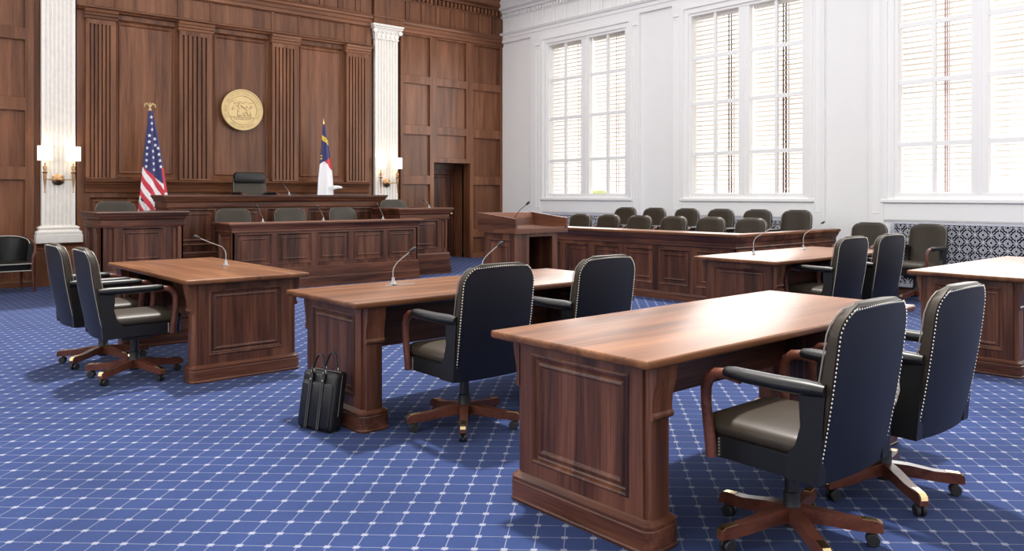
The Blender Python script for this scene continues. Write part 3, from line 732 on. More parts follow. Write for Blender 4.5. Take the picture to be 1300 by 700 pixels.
# lectern
lx, ly = 5.40, 6.58
lc = tag(empty('lectern', (lx, ly, 0)), 'wooden lectern with slanted boxed reading tray and open cubby, beside the jury box', 'lectern')
b0 = .97
bw0, bw1, bd0, bd1 = .03, .64, .06, .58      # body
bo = MB().box(bw0 + .02, bd0, 0, bw0 + .05, bd1, b0).box(bw1 - .03, bd0, 0, bw1, bd1, b0).box(bw0 + .05, bd1 - .03, 0, bw1 - .03, bd1, b0).box(bw0 + .05, bd0, .06, bw1 - .03, bd1 - .03, .09).box(bw0 + .05, bd0, b0 - .03, bw1 - .03, bd1 - .03, b0)
bo.build('body', 'wood_v', lc, smooth=False)
MB().box(bw0, bd0 - .015, .09, bw0 + .20, bd0 + .01, b0).box(bw1 - .075, bd0 - .015, .09, bw1, bd0 + .01, b0).box(bw0 + .20, bd0 - .015, b0 - .055, bw1 - .075, bd0 + .01, b0).build('front_frame', 'wood_v', lc, smooth=False)
framed(lc, (bw0, bd1, .09), NY, Z_, NX, bd1 - bd0, b0 - .09, [(.07, bd1 - bd0 - .06, .10, .80)], .02, 'wood_v', 'wood_v', bench_prof(.02))
MB().stack(bw0, bd0, bw1, bd1, [(0, .02), (.07, .02), (.085, .01), (.09, 0)]).build('plinth', 'wood_x', lc, smooth=False)
MB().box(bw0 + .05, bd0 + .02, .5, bw1 - .03, bd1 - .03, .52).build('shelf', 'wood_x', lc, smooth=False)
TW, TD_ = .76, .66
tray = empty('reading_tray', (0, 0, 0), parent=lc)
MB().box(0, 0, b0 - .015, TW, TD_, b0 + .01).build('tray_floor', 'wood_x', tray, smooth=False)
sidep = [(0, b0 + .01), (TD_, b0 + .01), (TD_, 1.175), (0, 1.115)]
for x0 in (0, TW - .025): MB().prism(sidep, (0, 0, 0), Y_, Z_, X_, x0, x0 + .025).build('tray_side', 'wood_y', tray, smooth=False)
MB().prism([(TD_ - .16, b0 + .01), (TD_ - .13, b0 + .01), (TD_ - .02, 1.17), (TD_ - .06, 1.165)], (0, 0, 0), Y_, Z_, X_, .025, TW - .025).build('tray_back', 'wood_x', tray, smooth=False)
MB().box(.025, TD_ - .13, b0 + .01, TW - .025, TD_, b0 + .03).box(.025, TD_ - .02, b0 + .03, TW - .025, TD_, 1.168).build('tray_front_board', 'wood_x', tray, smooth=False)
MB().prism([(0, b0 + .01), (.03, b0 + .01), (.03, b0 + .05), (.015, b0 + .05), (0, b0 + .03)], (0, 0, 0), Y_, Z_, X_, .025, TW - .025).build('tray_lip', 'wood_x', tray, smooth=False)
MB().prism([(.03, b0 + .015), (TD_ - .15, b0 + .035), (TD_ - .15, b0 + .05), (.03, b0 + .03)], (0, 0, 0), Y_, Z_, X_, .025, TW - .025).build('reading_board', 'wood_x', tray, smooth=False)

# ------------------------------------------------------------------ chairs
def make_chair():
    t = empty('swivel_chair', (0, 0, 0))
    ZB, ZT = .335, .985
    def wz(z):
        k = (z - ZB) / (ZT - ZB); base = .243 + .012 * math.sin(min(k, 1) * 2.6)
        if z > .87: base -= .15 * (1 - math.sqrt(max(0, 1 - ((z - .87) / .119) ** 2)))
        return base
    def yr(x, z):
        k = (z - ZB) / (ZT - ZB); return -.245 - .105 * k - .012 * math.sin(k * PI) - .03 * (1 - (x / .27) ** 2)
    def thick(z):
        k = (z - ZB) / (ZT - ZB); return .085 - .03 * k
    lev = [.335, .38, .43, .48, .55, .62, .70, .78, .85, .87, .895, .918, .937, .952, .966, .976, .982]
    ss = [i / 5 for i in range(-5, 6)]
    rings = []
    for z in lev:
        w_ = wz(z); th = thick(z); e = 0
        if z > .96: e = (z - .96) * .5
        r = [(s_ * w_, yr(s_ * w_, z) + e, z) for s_ in ss]
        f = [(s_ * w_ * .985, yr(s_ * w_, z) + th * (1 - .35 * abs(s_) ** 6) - e + .012 * (1 - s_ * s_), z) for s_ in reversed(ss)]
        rings.append(r + f)
    rings.append([(x * .96, (y + rings[-1][0][1]) / 2 if False else y * .985 - .004, z + .004) for x, y, z in rings[-1]])
    MB().loft(rings).build('backrest', 'leather_brown', t, angle=50)
    # rear panel in navy leather, just proud of the shell
    rp = []
    for z in lev[:-1]:
        w_ = wz(z) - .013; r = [(s_ * w_, yr(s_ * w_, z) - .006, z) for s_ in ss]; f = [(s_ * w_, yr(s_ * w_, z) + .004, z) for s_ in reversed(ss)]
        rp.append(r + f)
    MB().loft(rp).build('back_panel', 'leather_navy', t, angle=40)
    # nailhead trim round the rear edge
    pts = []
    for i in range(200):
        z = ZB + .01 + (.966 - ZB - .01) * i / 199; pts.append((-(wz(z) - .007), z))
    xe = wz(.966) - .007
    pts += [(-xe + 2 * xe * i / 80, .966 + .008 * math.sin(PI * i / 80)) for i in range(1, 80)]
    pts += [(-a, b) for a, b in reversed(pts[:200])]
    nm = MB(); acc = 1; prev = pts[0]
    for p in pts:
        acc += math.hypot(p[0] - prev[0], p[1] - prev[1]); prev = p
        if acc >= .0135:
            acc = 0; c_ = Vector((p[0], yr(p[0], p[1]) - .005, p[1])); r = .0052
            ring = [c_ + Vector((math.cos(q) * r, 0, math.sin(q) * r)) for q in (2 * PI * k / 5 for k in range(5))]
            nm.add(ring + [c_ + Vector((0, -.0042, 0))], [(k, (k + 1) % 5, 5) for k in range(5)])
    stuff(nm.build('nailhead_trim', 'nail', t, smooth=True, angle=80))
    # piping on the front edge of the back
    path = [(-(wz(z) + .001), yr(wz(z), z) + thick(z) * .72, z) for z in (.66, .72, .80, .88, .92, .945, .965)]
    path = path + [(0, yr(0, .982) + .045, .984)] + [(-x, y, z) for x, y, z in reversed(path)]
    MB().tube(path, .003, 5).build('piping', 'edge_piping', t)
    # seat
    MB().stack(-.25, -.24, .25, .265, [(.335, -.012), (.342, 0), (.42, .002), (.426, -.006)], rc=.06, n=4).build('seat_rail', 'leather_black', t, angle=40)
    MB().stack(-.245, -.22, .245, .27, [(.424, -.006), (.436, .004), (.458, .006), (.476, -.004), (.488, -.025), (.497, -.065), (.502, -.12), (.504, -.18)], rc=.07, n=5).build('seat_cushion', 'leather_brown', t, angle=60)
    tn = MB()
    for sx in (-1, 1):
        for k in range(6): tn.ball((sx * .2525, .165, .350 + k * .0125), .005, (1, 1, 1), 5, 3)
    stuff(tn.build('seat_nails', 'nail', t))
    for sx in (-1, 1):
        wing = [(-.27, .34), (-.30, .69), (-.20, .69), (-.195, .62), (-.20, .54), (-.18, .47), (-.14, .42), (-.14, .34)]
        MB().prism(wing, (0, 0, 0), Y_, Z_, X_, sx * .21, sx * .262).build('side_wing', 'leather_black', t, angle=30)
        pad = [(sx * .258, -.30, .684), (sx * .266, -.23, .684), (sx * .272, -.11, .683), (sx * .274, .01, .685), (sx * .272, .08, .687), (sx * .270, .115, .686), (sx * .270, .128, .684)]
        MB().tube(pad, [.028, .036, .036, .034, .032, .027, .012], 10, up=(1, 0, 0), flat=.78).build('arm_pad', 'leather_black', t, angle=60)
        fr_ = [(sx * .270, .05, .668), (sx * .270, .125, .678), (sx * .271, .165, .672), (sx * .272, .198, .648), (sx * .273, .212, .61), (sx * .272, .212, .54), (sx * .269, .202, .45), (sx * .266, .195, .39), (sx * .264, .193, .34)]
        MB().tube(fr_, [.017, .018, .019, .020, .020, .019, .020, .021, .021], 8, up=(1, 0, 0), flat=1.2).build('arm_frame', 'chair_wood', t, angle=60)
    MB().box(-.10, -.11, .295, .10, .11, .336).build('tilt_mechanism', 'black', t, smooth=False)
    MB().lathe([(.02, .05), (.036, .055), (.038, .12), (.034, .13), (.034, .19), (.028, .195), (.028, .30), (.05, .305)], n=14).build('column', 'black', t)
    for k in range(5):
        an = 2 * PI * k / 5 + PI / 10; q_ = 1.085
        ca, sa = math.cos(an), math.sin(an); U = (ca, sa, 0); N_ = (-sa, ca, 0)
        prof = [(.02, .075), (.02, .135), (.10, .128), (.20, .108), (.27, .104), (.298, .101), (.312, .092), (.316, .078), (.316, .056), (.27, .056), (.20, .062), (.10, .075)]
        lg = MB(); lg.loft([[Vector(U) * r * q_ + Vector(Z_) * z + Vector(N_) * (n_ * (.026 - .02 * r)) for r, z in prof] for n_ in (-1, 1)])
        lo = lg.build('leg', 'chair_wood', t, angle=35)
        pr2 = [(.245, .1055), (.245, .1075), (.27, .1065), (.299, .1035), (.3145, .094), (.3185, .078), (.3165, .078), (.312, .092), (.298, .101), (.27, .104)]
        MB().loft([[Vector(U) * r * q_ + Vector(Z_) * z + Vector(N_) * (n_ * .0150) for r, z in pr2] for n_ in (-1, 1)]).build('brass_cap', 'brass', lo, smooth=False)
        cs = MB(); ce = Vector(U) * .305 + Vector((0, 0, .026))
        for s_ in (-1, 1): cs.lathe([(.012, -.009), (.023, -.009), (.026, -.005), (.026, .005), (.023, .009), (.012, .009)], ce + Vector(N_) * (s_ * .014), N_, 12)
        cs.lathe([(.007, 0), (.007, .035)], ce + Vector((0, 0, .0)), Z_, 6)
        cs.build('caster', 'rubber', lo)
    return t
chair = make_chair()
R = math.radians
chair.location = (2.845, 1.735, 0); chair.rotation_euler = (0, 0, R(-1))
tag(chair, 'black leather swivel chair nearest the camera, at the foreground table', 'chair', 'swivel chairs at the counsel tables')
G1 = 'swivel chairs at the counsel tables'
dup(chair, (3.63, 1.73, 0), R(-1), 'black leather swivel chair behind the nearest one, rightmost at the foreground table', G1)
dup(chair, (2.81, 3.90, 0), R(-1), 'black leather swivel chair at the briefcase table, the one nearer the briefcase', G1)
dup(chair, (3.68, 3.90, 0), R(-1), 'black leather swivel chair at the far right end of the briefcase table', G1)
dup(chair, (1.75, 6.65, 0), R(-90), 'black swivel chair at the far left table, the nearer of its two', G1)
dup(chair, (1.715, 7.41, 0), R(-88), 'black swivel chair at the far left table, the one further away and leftmost', G1)
dup(chair, (7.08, 4.0, 0), R(-4), 'black swivel chair with its back to us at the two-microphone table, left one', G1)
dup(chair, (7.86, 4.0, 0), R(-4), 'black swivel chair with its back to us at the two-microphone table, right one', G1)
G2 = 'swivel chairs along the window wall'
dup(chair, (10.42, 5.33, 0), R(90), 'brown leather chair against the white wall beside the end of the jury box', G2)
dup(chair, (10.42, 4.55, 0), R(84), 'brown leather chair in front of the lattice radiator grille', G2)
G3 = 'jury chairs front row'; G4 = 'jury chairs back row'
od = ['first', 'second', 'third', 'fourth', 'fifth', 'sixth']
for i, y in enumerate([9.44, 8.81, 8.16, 7.49, 6.83, 6.17]):
    dup(chair, (8.80, y, .075), R(90 + random.uniform(-1.2, 1.2)), 'brown leather jury chair, %s from the left in the front row' % od[i], G3, (.94, 1, 1))
for i, y in enumerate([9.43, 8.78, 8.10, 7.44, 6.78, 6.14]):
    dup(chair, (9.87, y, .17), R(90 + random.uniform(-1.2, 1.2)), 'brown leather jury chair, %s from the left in the back row' % od[i], G4, (.94, 1, 1))
G5 = 'chairs behind the clerk bench'
for i, x in enumerate([4.63, 5.56, 6.50]):
    dup(chair, (x, 12.17, .18), R(180 + (-6, 0, 4)[i]), 'grey leather chair behind the long low bench, %s of three' % ('left', 'middle', 'right')[i], G5)
dup(chair, (3.07, 12.28, .30), R(180), 'olive leather chair in the witness box at left')
dup(chair, (7.50, 12.28, .30), R(176), 'grey leather chair half hidden in the right-hand box, below the wall lamp')
# judge's high-backed chair
jc = dup(chair, (5.40, 13.40, .58), R(180), 'high-backed chair with black headrest behind the tallest bench', None, (1.08, 1.05, 1.18))
hr = MB()
hr.stack(-.247, -.375, .247, -.235, [(.84, -.03), (.847, -.008), (.87, .0), (.955, 0), (.978, -.012), (.99, -.03), (.994, -.055)], rc=.05, n=4)
hr.build('headrest', 'leather_black', jc, angle=50)

# tub armchair at far left
ac = tag(empty('tub_armchair', (1.95, 13.62, 0), PI), 'dark leather tub armchair with wooden legs against the panelling, cut by left edge', 'armchair')
def arc(r, a0, a1, n, cy=-.02): return [(r * math.sin(a0 + (a1 - a0) * k / n), cy - r * math.cos(a0 + (a1 - a0) * k / n)) for k in range(n + 1)]
ri = []
A = R(98)
for k in range(21):
    a_ = -A + 2 * A * k / 20; zt = .775 - .10 * (abs(a_) / A) ** 2.5
    s_, c_ = math.sin(a_), -math.cos(a_)
    ri.append([(.23 * s_, .23 * c_, .36), (.30 * s_, .30 * c_, .36), (.315 * s_, .315 * c_, zt - .02), (.29 * s_, .29 * c_, zt), (.25 * s_, .25 * c_, zt - .015)])
MB().loft(ri).build('tub_back', 'leather_black', ac, angle=45)
MB().tube([(.303 * math.sin(a_), -.303 * math.cos(a_), .785 - .10 * (abs(a_) / A) ** 2.5) for a_ in (-A + 2 * A * k / 24 for k in range(25))], .012, 6).build('top_rail', 'chair_wood', ac)
MB().tube([(.265 * math.sin(a_), -.265 * math.cos(a_), .779 - .10 * (abs(a_) / A) ** 2.5) for a_ in (-A + 2 * A * k / 24 for k in range(25))], .006, 5).build('piping', 'piping', ac)
MB().stack(-.25, -.22, .25, .27, [(.30, 0), (.36, 0), (.375, .008), (.41, .008), (.425, -.01), (.43, -.04)], rc=.08, n=5).build('seat', 'leather_black', ac, angle=40)
MB().tube([(-.25, .273, .31), (.25, .273, .31)], .006, 5).tube([(-.25, .279, .405), (.25, .279, .405)], .006, 5).build('piping', 'piping', ac)
for sx in (-1, 1):
    MB().tube([(sx * .30, .05, .69), (sx * .315, .12, .64), (sx * .30, .20, .56), (sx * .27, .25, .50), (sx * .265, .255, .35), (sx * .275, .27, 0)], [.016, .02, .022, .022, .022, .014], 8).build('front_leg', 'chair_wood', ac)
    MB().tube([(sx * .20, -.19, .34), (sx * .205, -.23, 0)], [.022, .013], 8).build('rear_leg', 'chair_wood', ac)

# ------------------------------------------------------------------ microphones
def mic(loc, yaw, label, reach=.17, rise=.10, stem=.09, group='gooseneck microphones', head=.013, s=1.0, dark=False):
    t = tag(empty('gooseneck_microphone', loc, yaw), label, 'microphone', group)
    MB().lathe([(.034 * s, 0), (.034 * s, .006), (.02 * s, .009), (.015 * s, .014), (.011 * s, .03 * s), (.008 * s, .05 * s)], n=14).build('base', 'steel', t)
    path = [(0, 0, .03), (0, 0, .03 + stem * .7), (.008, 0, .03 + stem), (.03, 0, .03 + stem + .03), (reach * .55, 0, .03 + stem + rise * .6), (reach, 0, .03 + stem + rise)]
    MB().tube(path, [.0048 * s, .0045 * s, .0042 * s, .004 * s, .0038 * s, .0038 * s], 7).build('neck', 'black' if dark else 'steel', t)
    d = Vector((reach * .45, 0, rise * .4)).normalized(); e = Vector(path[-1])
    MB().lathe([(.006, -.01), (head * .75, 0), (head, .008), (head, .03), (head * .75, .042), (.003, .047)], e, d, 10).build('head', 'black', t)
    return t
mic((2.59, 7.10, .76), R(160), 'silver gooseneck microphone on the far left table', reach=.21, rise=.11, stem=.10)
mic((2.855, 4.78, .7615), R(-15), 'silver gooseneck microphone on the briefcase table beside the cable slot', reach=.12, rise=.10, stem=.09)
mic((3.62, 4.80, .76), R(-15), 'gooseneck microphone showing above the chair on the briefcase table', reach=.13, rise=.11, stem=.09)
mic((7.04, 4.735, .76), R(-25), 'left gooseneck microphone of the two-microphone table', reach=.22, rise=.13, stem=.11)
mic((8.06, 4.77, .76), R(-25), 'right gooseneck microphone of the two-microphone table', reach=.24, rise=.14, stem=.12)
mic((lx + .15, ly + .19, 1.006), R(-43), 'black gooseneck microphone on the slanted lectern', reach=.125, rise=.12, stem=.11, dark=True)
mic((4.72, 11.50, .975), R(190), 'pale microphone between left and middle chairs on the low bench', reach=.08, rise=.13, stem=.05, head=.016)
mic((5.655, 11.50, .975), R(190), 'pale microphone between middle and right chairs on the low bench', reach=.09, rise=.12, stem=.05, head=.016)
mic((6.68, 11.50, .975), R(190), 'pale microphone at the right end of the low bench', reach=.10, rise=.14, stem=.05, head=.016)
mic((5.67, 12.75, 1.367), R(170), 'small microphone right of the high-backed chair on the tallest bench', reach=.08, rise=.09, stem=.03)
mic((7.83, 11.92, 1.145), R(185), 'small microphone on the right-hand box by the doorway', reach=.09, rise=.06, stem=.03)
mic((3.30, 11.98, 1.145), R(175), 'small microphone beside the chair in the left witness box', reach=.04, rise=.08, stem=.03)

# ------------------------------------------------------------------ briefcase
bc = tag(empty('briefcase', (2.148, 4.425, 0), math.atan2(-.268, .098)), 'black leather briefcase leaning on the end of the table', 'bag')
bc.rotation_euler = (R(0), 0, math.atan2(-.26, .07))
# local: x along width (towards camera right), y thickness (+y = towards the table), leaning back
def lean(v): return (v[0], v[1] + v[2] * .16, v[2])
def leanmb(mb): mb.v = [lean(v) for v in mb.v]; return mb
Wb, Tb, Hb = .142, .045, .335
def rrx(w_, z0, z1, r, n=4):
    pts = []
    for cx, cz, t0 in ((w_ - r, z0 + r, -90), (w_ - r, z1 - r, 0), (-w_ + r, z1 - r, 90), (-w_ + r, z0 + r, 180)):
        for k in range(n + 1):
            t_ = R(t0 + 90 * k / n); pts.append((cx + r * math.cos(t_), cz + r * math.sin(t_)))
    return pts
def slabxz(w_, z0, z1, r, prof):
    mb = MB(); mb.loft([[(x * (w_ - i) / w_, y, (z - (z0 + z1) / 2) * ((z1 - z0) / 2 - i) / ((z1 - z0) / 2) + (z0 + z1) / 2) for x, z in rrx(w_, z0, z1, r)] for y, i in prof]); return mb
leanmb(slabxz(Wb, 0.002, Hb, .025, [(-Tb, .012), (-Tb + .008, .003), (-Tb + .02, 0), (Tb - .02, 0), (Tb - .008, .003), (Tb, .012)])).build('body', 'leather_black', bc, angle=50)
leanmb(slabxz(Wb - .012, .02, Hb - .055, .02, [(-Tb - .012, .008), (-Tb - .006, .001), (-Tb + .004, 0)])).build('front_pocket', 'leather_black', bc, angle=50)
for s_ in (-1, 1):
    leanmb(slabxz(.011, .015, Hb - .01, .004, [(-Tb - .017, .001), (-Tb - .014, 0), (-Tb - .004, 0)])).v
    st_ = slabxz(.011, .015, Hb - .01, .004, [(-Tb - .017, .001), (-Tb - .014, 0), (-Tb - .004, 0)]); st_.v = [lean((v[0] + s_ * .05, v[1], v[2])) for v in st_.v]; so = st_.build('strap', 'leather_black', bc)
    for dx in (-.0085, .0085): leanmb(MB().box(s_ * .05 + dx - .0012, -Tb - .0182, .02, s_ * .05 + dx + .0012, -Tb - .0165, Hb - .015)).build('stitching', 'stitch', so, smooth=False)
    leanmb(MB().lathe([(.006, 0), (.006, .004), (.002, .006)], (s_ * .05, -Tb - .017, Hb - .045), NY, 8)).build('rivet', 'steel', so)
for yy, dx in ((-Tb - .01, 0), (Tb * .6, .012)):
    pth = [(-.05, 0, -.03), (-.05, 0, .0), (-.046, 0, .025), (-.03, 0, .075), (-.012, 0, .098), (.012, 0, .098), (.03, 0, .075), (.046, 0, .025), (.05, 0, 0), (.05, 0, -.03)]
    hd = leanmb(MB().tube([(x + dx, yy, z + Hb) for x, y, z in pth], .0065, 8)).build('handle', 'leather_black', bc)
    for s_ in (-1, 1):
        leanmb(MB().tube([(s_ * .05 + dx + .012 * math.cos(q), yy, Hb + .004 + .012 * math.sin(q)) for q in (2 * PI * k / 10 for k in range(11))], .0025, 5)).build('ring', 'steel', hd)
leanmb(MB().tube([(-Wb + .02, 0, Hb + .001), (Wb - .02, 0, Hb + .001), (Wb - .002, 0, Hb - .02), (Wb + .001, 0, .09)], .0035, 5)).build('zip', 'stitch', bc)

# ------------------------------------------------------------------ flags
def flag(name, label, loc, Hp, z0, z1, outl, colf, finial, folds, stars=None):
    t = tag(empty(name, loc), label, 'flag')
    MB().lathe([(.16, 0), (.16, .02), (.05, .05), (.03, .09), (.015, .1)], n=18).build('stand', 'brass', t)
    MB().tube([(0, 0, .05), (0, 0, Hp)], .011, 8).build('pole', 'chair_wood', t)
    finial(t, Hp)
    nu, nv = 72, 150; mb = MB(); g = []
    def pt(u, v):       # u in 0..1 across, v in 0..1 from the top
        z = z1 + (z0 - z1) * v; a_, b_ = outl(v); wdt = b_ - a_; x = a_ + wdt * u
        y = -.02 - .035 * min(1, v * 3 + .25) * (1 + math.cos(u * folds * 2 * PI + v * 1.2)) * (.35 + .65 * v) - .015 * math.sin(PI * u)
        return x, y, z
    for j in range(nv + 1):
        for i in range(nu + 1): g.append(pt(i / nu, j / nv))
    mats = ['flag_blue', 'flag_red', 'flag_white', 'flag_yellow']
    for th in (0, 1):
        k0 = len(mb.v); mb.v += [(x, y + th * .02, z) for x, y, z in g]
        for j in range(nv):
            for i in range(nu):
                a_ = k0 + j * (nu + 1) + i; mb.f.append((a_, a_ + 1, a_ + nu + 2, a_ + nu + 1)); x, y, z = pt((i + .5) / nu, (j + .5) / nv); mb.mi.append(colf(x, z, (i + .5) / nu, (j + .5) / nv))
    cl = mb.build('cloth', mats, t, angle=80, recalc=False)
    if stars:
        sm = MB()
        for (x, z, r) in stars:
            v = (z - z1) / (z0 - z1); a_, b_ = outl(v); u = (x - a_) / (b_ - a_)
            q = pt(u, v); c_ = Vector((x, q[1] - .004, z)); ring = []
            for k in range(10):
                rr = r if k % 2 == 0 else r * .42; an = PI / 2 + k * PI / 5
                xx_, zz_ = x + rr * math.cos(an) * .8, z + rr * math.sin(an); vv = (zz_ - z1) / (z0 - z1); aa, bb_ = outl(min(max(vv, 0), 1)); uu = min(max((xx_ - aa) / (bb_ - aa), 0), 1)
                ring.append((xx_, pt(uu, vv)[1] - .004, zz_))
            sm.add(ring + [(x, q[1] - .006, z)], [(k, (k + 1) % 10, 10) for k in range(10)])
        stuff(sm.build('stars', 'flag_white', cl, smooth=False, recalc=False))
    return t
FX = .0118          # metres per photo pixel at the flags, used to lay out widths
def interp(tab, v):
    for (v0, a0, b0), (v1, a1, b1) in zip(tab, tab[1:]):
        if v <= v1:
            k = (v - v0) / (v1 - v0); return a0 + (a1 - a0) * k, b0 + (b1 - b0) * k
    return tab[-1][1:]
# striped flag: top z 2.70, measured outline
us_tab = [(0, -.02, .03), (.1, -.04, .07), (.3, -.085, .13), (.5, -.12, .19), (.72, -.155, .245), (1.0, -.21, .30)]
def us_col(x, z, u, v):
    xx = x + .16; zl = 2.70 - z                       # distance down from the top
    edge = .86 + .95 * (xx - .02)
    if u > .86 and zl > .90: return 1 if zl < 1.3 else 2
    if zl < edge: return 0
    return 2 if int((zl - edge - .62 * (xx - .02) * 1.05) // .128) % 2 == 0 else 1
def eagle(t, Hp):
    e = MB(); e.ball((0, 0, Hp + .02), .028, (1, 1, 1), 10, 6); e.ball((0, 0, Hp + .075), .028, (.8, .7, 1.3), 8, 6); e.ball((0, -.012, Hp + .118), .015, (1, 1.3, 1), 8, 5)
    for s_ in (-1, 1): e.tube([(s_ * .01, 0, Hp + .085), (s_ * .045, 0, Hp + .115), (s_ * .075, 0, Hp + .10), (s_ * .082, 0, Hp + .06)], [.016, .017, .014, .005], 6)
    e.build('eagle_finial', 'gold', t)
sts = []
for r_ in range(9):
    z = 2.60 - r_ * .098; a_, b_ = interp(us_tab, (2.70 - z) / 1.75)
    cs_ = [(a_ + b_) / 2] if r_ < 3 else ([a_ + (b_ - a_) * q for q in ((.18, .52, .84) if r_ > 4 else (.28, .72))])
    for i, x in enumerate(cs_):
        zz_ = z - (.05 if i % 2 else 0)
        if us_col(x, zz_ - .04, .5, 0) == 0: sts.append((x, zz_, .034))
flag('flag', 'furled red, white and blue flag with stars and stripes and gold eagle', (3.86, 13.82, 0), 2.70, .95, 2.70, lambda v: interp(us_tab, v), us_col, eagle, 2.2, sts)
nc_tab = [(0, -.015, .02), (.08, -.03, .04), (.25, -.06, .09), (.45, -.10, .14), (.6, -.13, .165), (1.0, -.17, .185)]
def nc_col(x, z, u, v):
    zl = 2.66 - z
    rib = .215 + .8 * (x + .02)
    if 0 < zl - rib < .085: return 3 if not (.028 < zl - rib < .058 and math.sin(x * 230) > .2) else 0
    sp = ((x + .072) ** 2 + (z - 2.055) ** 2) ** .5
    if .018 < sp < .042 and not (x > -.06 and abs(z - 2.055) < .014): return 3
    if zl < .672 - .6 * x: return 0
    if x > -.01 and zl < .68 + 1.0 * (x + .01): return 1
    return 2
def spear(t, Hp):
    MB().lathe([(.012, 0), (.02, .012), (.012, .03), (.02, .05), (.012, .10), (.001, .15)], (0, 0, Hp), Z_, 10).build('spear_finial', 'brass', t)
nf = flag('flag', 'furled navy, red and white flag with yellow scroll, right of the seal', (6.80, 13.82, 0), 2.62, 1.0, 2.66, lambda v: interp(nc_tab, v), nc_col, spear, 1.6)
MB().tube([(.14, -.10, 1.50), (.22, -.12, 1.51), (.30, -.12, 1.505)], [.04, .03, .02], 8).build('cloth_fold', 'flag_white', nf)
MB().tube([(.29, -.12, 1.505), (.36, -.12, 1.495)], [.01, .006], 6).build('fringe_cord', 'bronze', nf)

# ------------------------------------------------------------------ seal on the wall
se = tag(empty('wall_seal', (5.45, YB - .03, 2.855)), 'round gold seal in relief mounted high on the panelled wall', 'seal')
MB().lathe([(.355, -.02), (.362, 0), (.362, .025), (.352, .035), (.338, .035), (.330, .026), (.262, .026), (.257, .034), (.247, .034), (.242, .022), (.0, .022)], (0, 0, 0), NY, 64).build('disc', 'gold', se, angle=25)
rf = MB()
fy = -.026
def el(x, z, sx, sz, d=.022, a_=0):
    mb = MB().ball((0, 0, 0), 1, (sx, d, sz), 10, 6); ca, sa = math.cos(a_), math.sin(a_)
    rf.add([(x + v[0] * ca - v[2] * sa, fy + v[1], z + v[0] * sa + v[2] * ca) for v in mb.v], mb.f)
# standing figure with scroll, seated figure with grain, hills, plain and ship
K = .78
def fig(x, z, sx, sz, d=.012, a_=0): el(x * K, z * K + .01, sx * K * .62, sz * K * .75, d, a_)
fig(-.075, .135, .03, .032); fig(-.075, .055, .042, .075); fig(-.085, -.03, .06, .06); fig(-.06, -.10, .065, .075); fig(-.10, -.11, .03, .08)
fig(-.125, .08, .07, .014, .012, .6); fig(-.025, .075, .065, .013, .012, -.5); fig(-.165, .125, .03, .022); fig(.005, .05, .02, .035)
fig(.10, .07, .03, .03); fig(.10, -.005, .05, .06); fig(.08, -.06, .09, .035); fig(.035, -.10, .035, .06); fig(.06, -.12, .03, .05); fig(.13, -.10, .05, .06)
fig(.155, .03, .06, .013, .012, .8); fig(.045, .03, .055, .013, .012, -.9); fig(.19, .07, .02, .05, .012, -.3); fig(.205, .055, .016, .05, .012, -.6); fig(.18, -.07, .045, .06)
for k in range(11): fig(-.26 + k * .052, .16 + .018 * math.sin(k * 2.1), .05, .018, .006)
for k in range(13): fig(-.24 + k * .04, -.175 + .008 * math.sin(k * 3), .04, .016, .010)
for k in range(9): fig(-.17 + k * .042, -.215 - .006 * (k % 2), .03, .012, .008)
fig(-.215, .0, .05, .022, .008); fig(-.215, .035, .014, .04, .008); fig(-.195, .03, .02, .03, .007)
for k in range(6): fig(.16 + .02 * math.cos(k), -.14 + .012 * k, .014, .02, .012, k)
rf.build('relief_figures', 'gold', se)
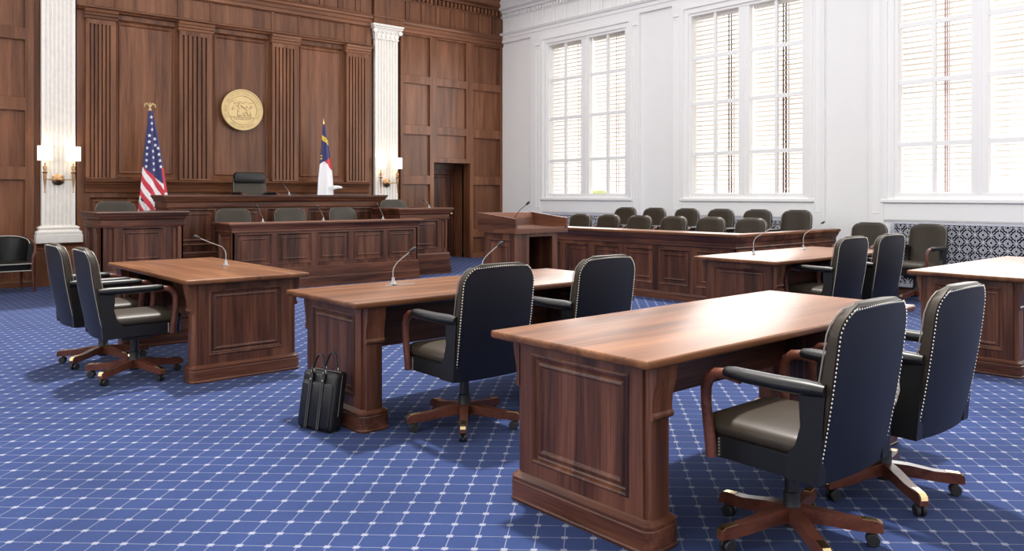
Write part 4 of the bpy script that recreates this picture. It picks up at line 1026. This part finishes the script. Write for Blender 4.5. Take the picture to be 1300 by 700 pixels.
def ring_text(txt, r, a0, step, flip, mat):
    out = MB(); cache = {}
    for i, ch in enumerate(txt):
        if ch == ' ': continue
        if ch not in cache:
            cu = bpy.data.curves.new('glyph', 'FONT'); cu.body = ch; cu.size = .058; cu.extrude = .004; cu.align_x = 'CENTER'; cu.resolution_u = 2
            ob = bpy.data.objects.new('glyph', cu); COL.objects.link(ob); bpy.context.view_layer.update()
            me = bpy.data.meshes.new_from_object(ob.evaluated_get(bpy.context.evaluated_depsgraph_get()))
            cache[ch] = ([v.co.copy() for v in me.vertices], [tuple(p.vertices) for p in me.polygons])
            bpy.data.objects.remove(ob); bpy.data.curves.remove(cu); bpy.data.meshes.remove(me)
        vs, fs = cache[ch]; an = a0 + step * i
        # an measured clockwise from the top
        P = []
        for v in vs:
            x, y = v.x, v.y - .021
            if not flip: rx, rz = x * math.cos(an) + (r + y) * math.sin(an), -x * math.sin(an) + (r + y) * math.cos(an)
            else: q = an; rx, rz = -x * math.cos(q) + (r - y) * math.sin(q), x * math.sin(q) + (r - y) * math.cos(q)
            P.append((rx, -.028 - v.z, rz))
        out.add(P, fs)
    return out
T1 = 'THE GREAT SEAL OF THE STATE OF NORTH CAROLINA'
tx = ring_text(T1, .295, R(-118), R(236) / (len(T1) - 1), False, 'gold')
T2 = 'ESSE QUAM VIDERI'
t2 = ring_text(T2, .295, R(180 + 40), -R(80) / (len(T2) - 1), True, 'gold')
tx.add(t2.v, t2.f); tx.build('lettering', 'gold', se, smooth=False, recalc=False)

# ------------------------------------------------------------------ sconces
def sconce(x, z, label):
    yw = YB - .055
    t = tag(empty('wall_sconce', (x, yw, z)), label, 'wall lamp', 'wall sconces')
    MB().lathe([(.085, 0), (.085, .012), (.075, .02), (.05, .028), (.025, .04), (.018, .10), (.022, .11), (.005, .115)], (0, 0, 0), NY, 24).build('back_plate', 'bronze', t)
    for s_ in (-1, 1):
        ax = s_ * .185; ar = MB()
        ar.tube([(0, -.095, 0), (s_ * .08, -.10, 0), (ax, -.10, 0)], .008, 8)
        ar.lathe([(.003, -.20), (.012, -.19), (.006, -.175), (.012, -.08), (.022, .02), (.024, .09), (.034, .10), (.036, .112), (.018, .12), (.016, .14), (.026, .15), (.026, .20), (.012, .205), (.012, .25)], (ax, -.10, 0), Z_, 12)
        a_ = ar.build('arm', 'bronze', t)
        MB().loft([[(ax + r * math.cos(q), -.10 + r * math.sin(q), zz_) for q in (2 * PI * k / 24 for k in range(24))] for r, zz_ in ((.098, .285), (.098, .50), (.094, .50), (.094, .285))], caps=False).build('shade', 'shade', t, angle=40)
        MB().ball((ax, -.10, .36), .03, (1, 1, 1.5), 8, 6).build('bulb', 'shade', a_)
        pd = bpy.data.lights.new('sconce_light', 'POINT'); pd.energy = 0.9; pd.color = (1, .78, .5); pd.shadow_soft_size = .05
        po = bpy.data.objects.new('sconce_light', pd); COL.objects.link(po); po.location = (x + ax, yw - .10, z + .42)
    return t
sconce(2.665, 1.60, 'twin-shade bronze wall lamp on the left stone column')
sconce(8.30, 1.605, 'twin-shade brass wall lamp on the right stone column')
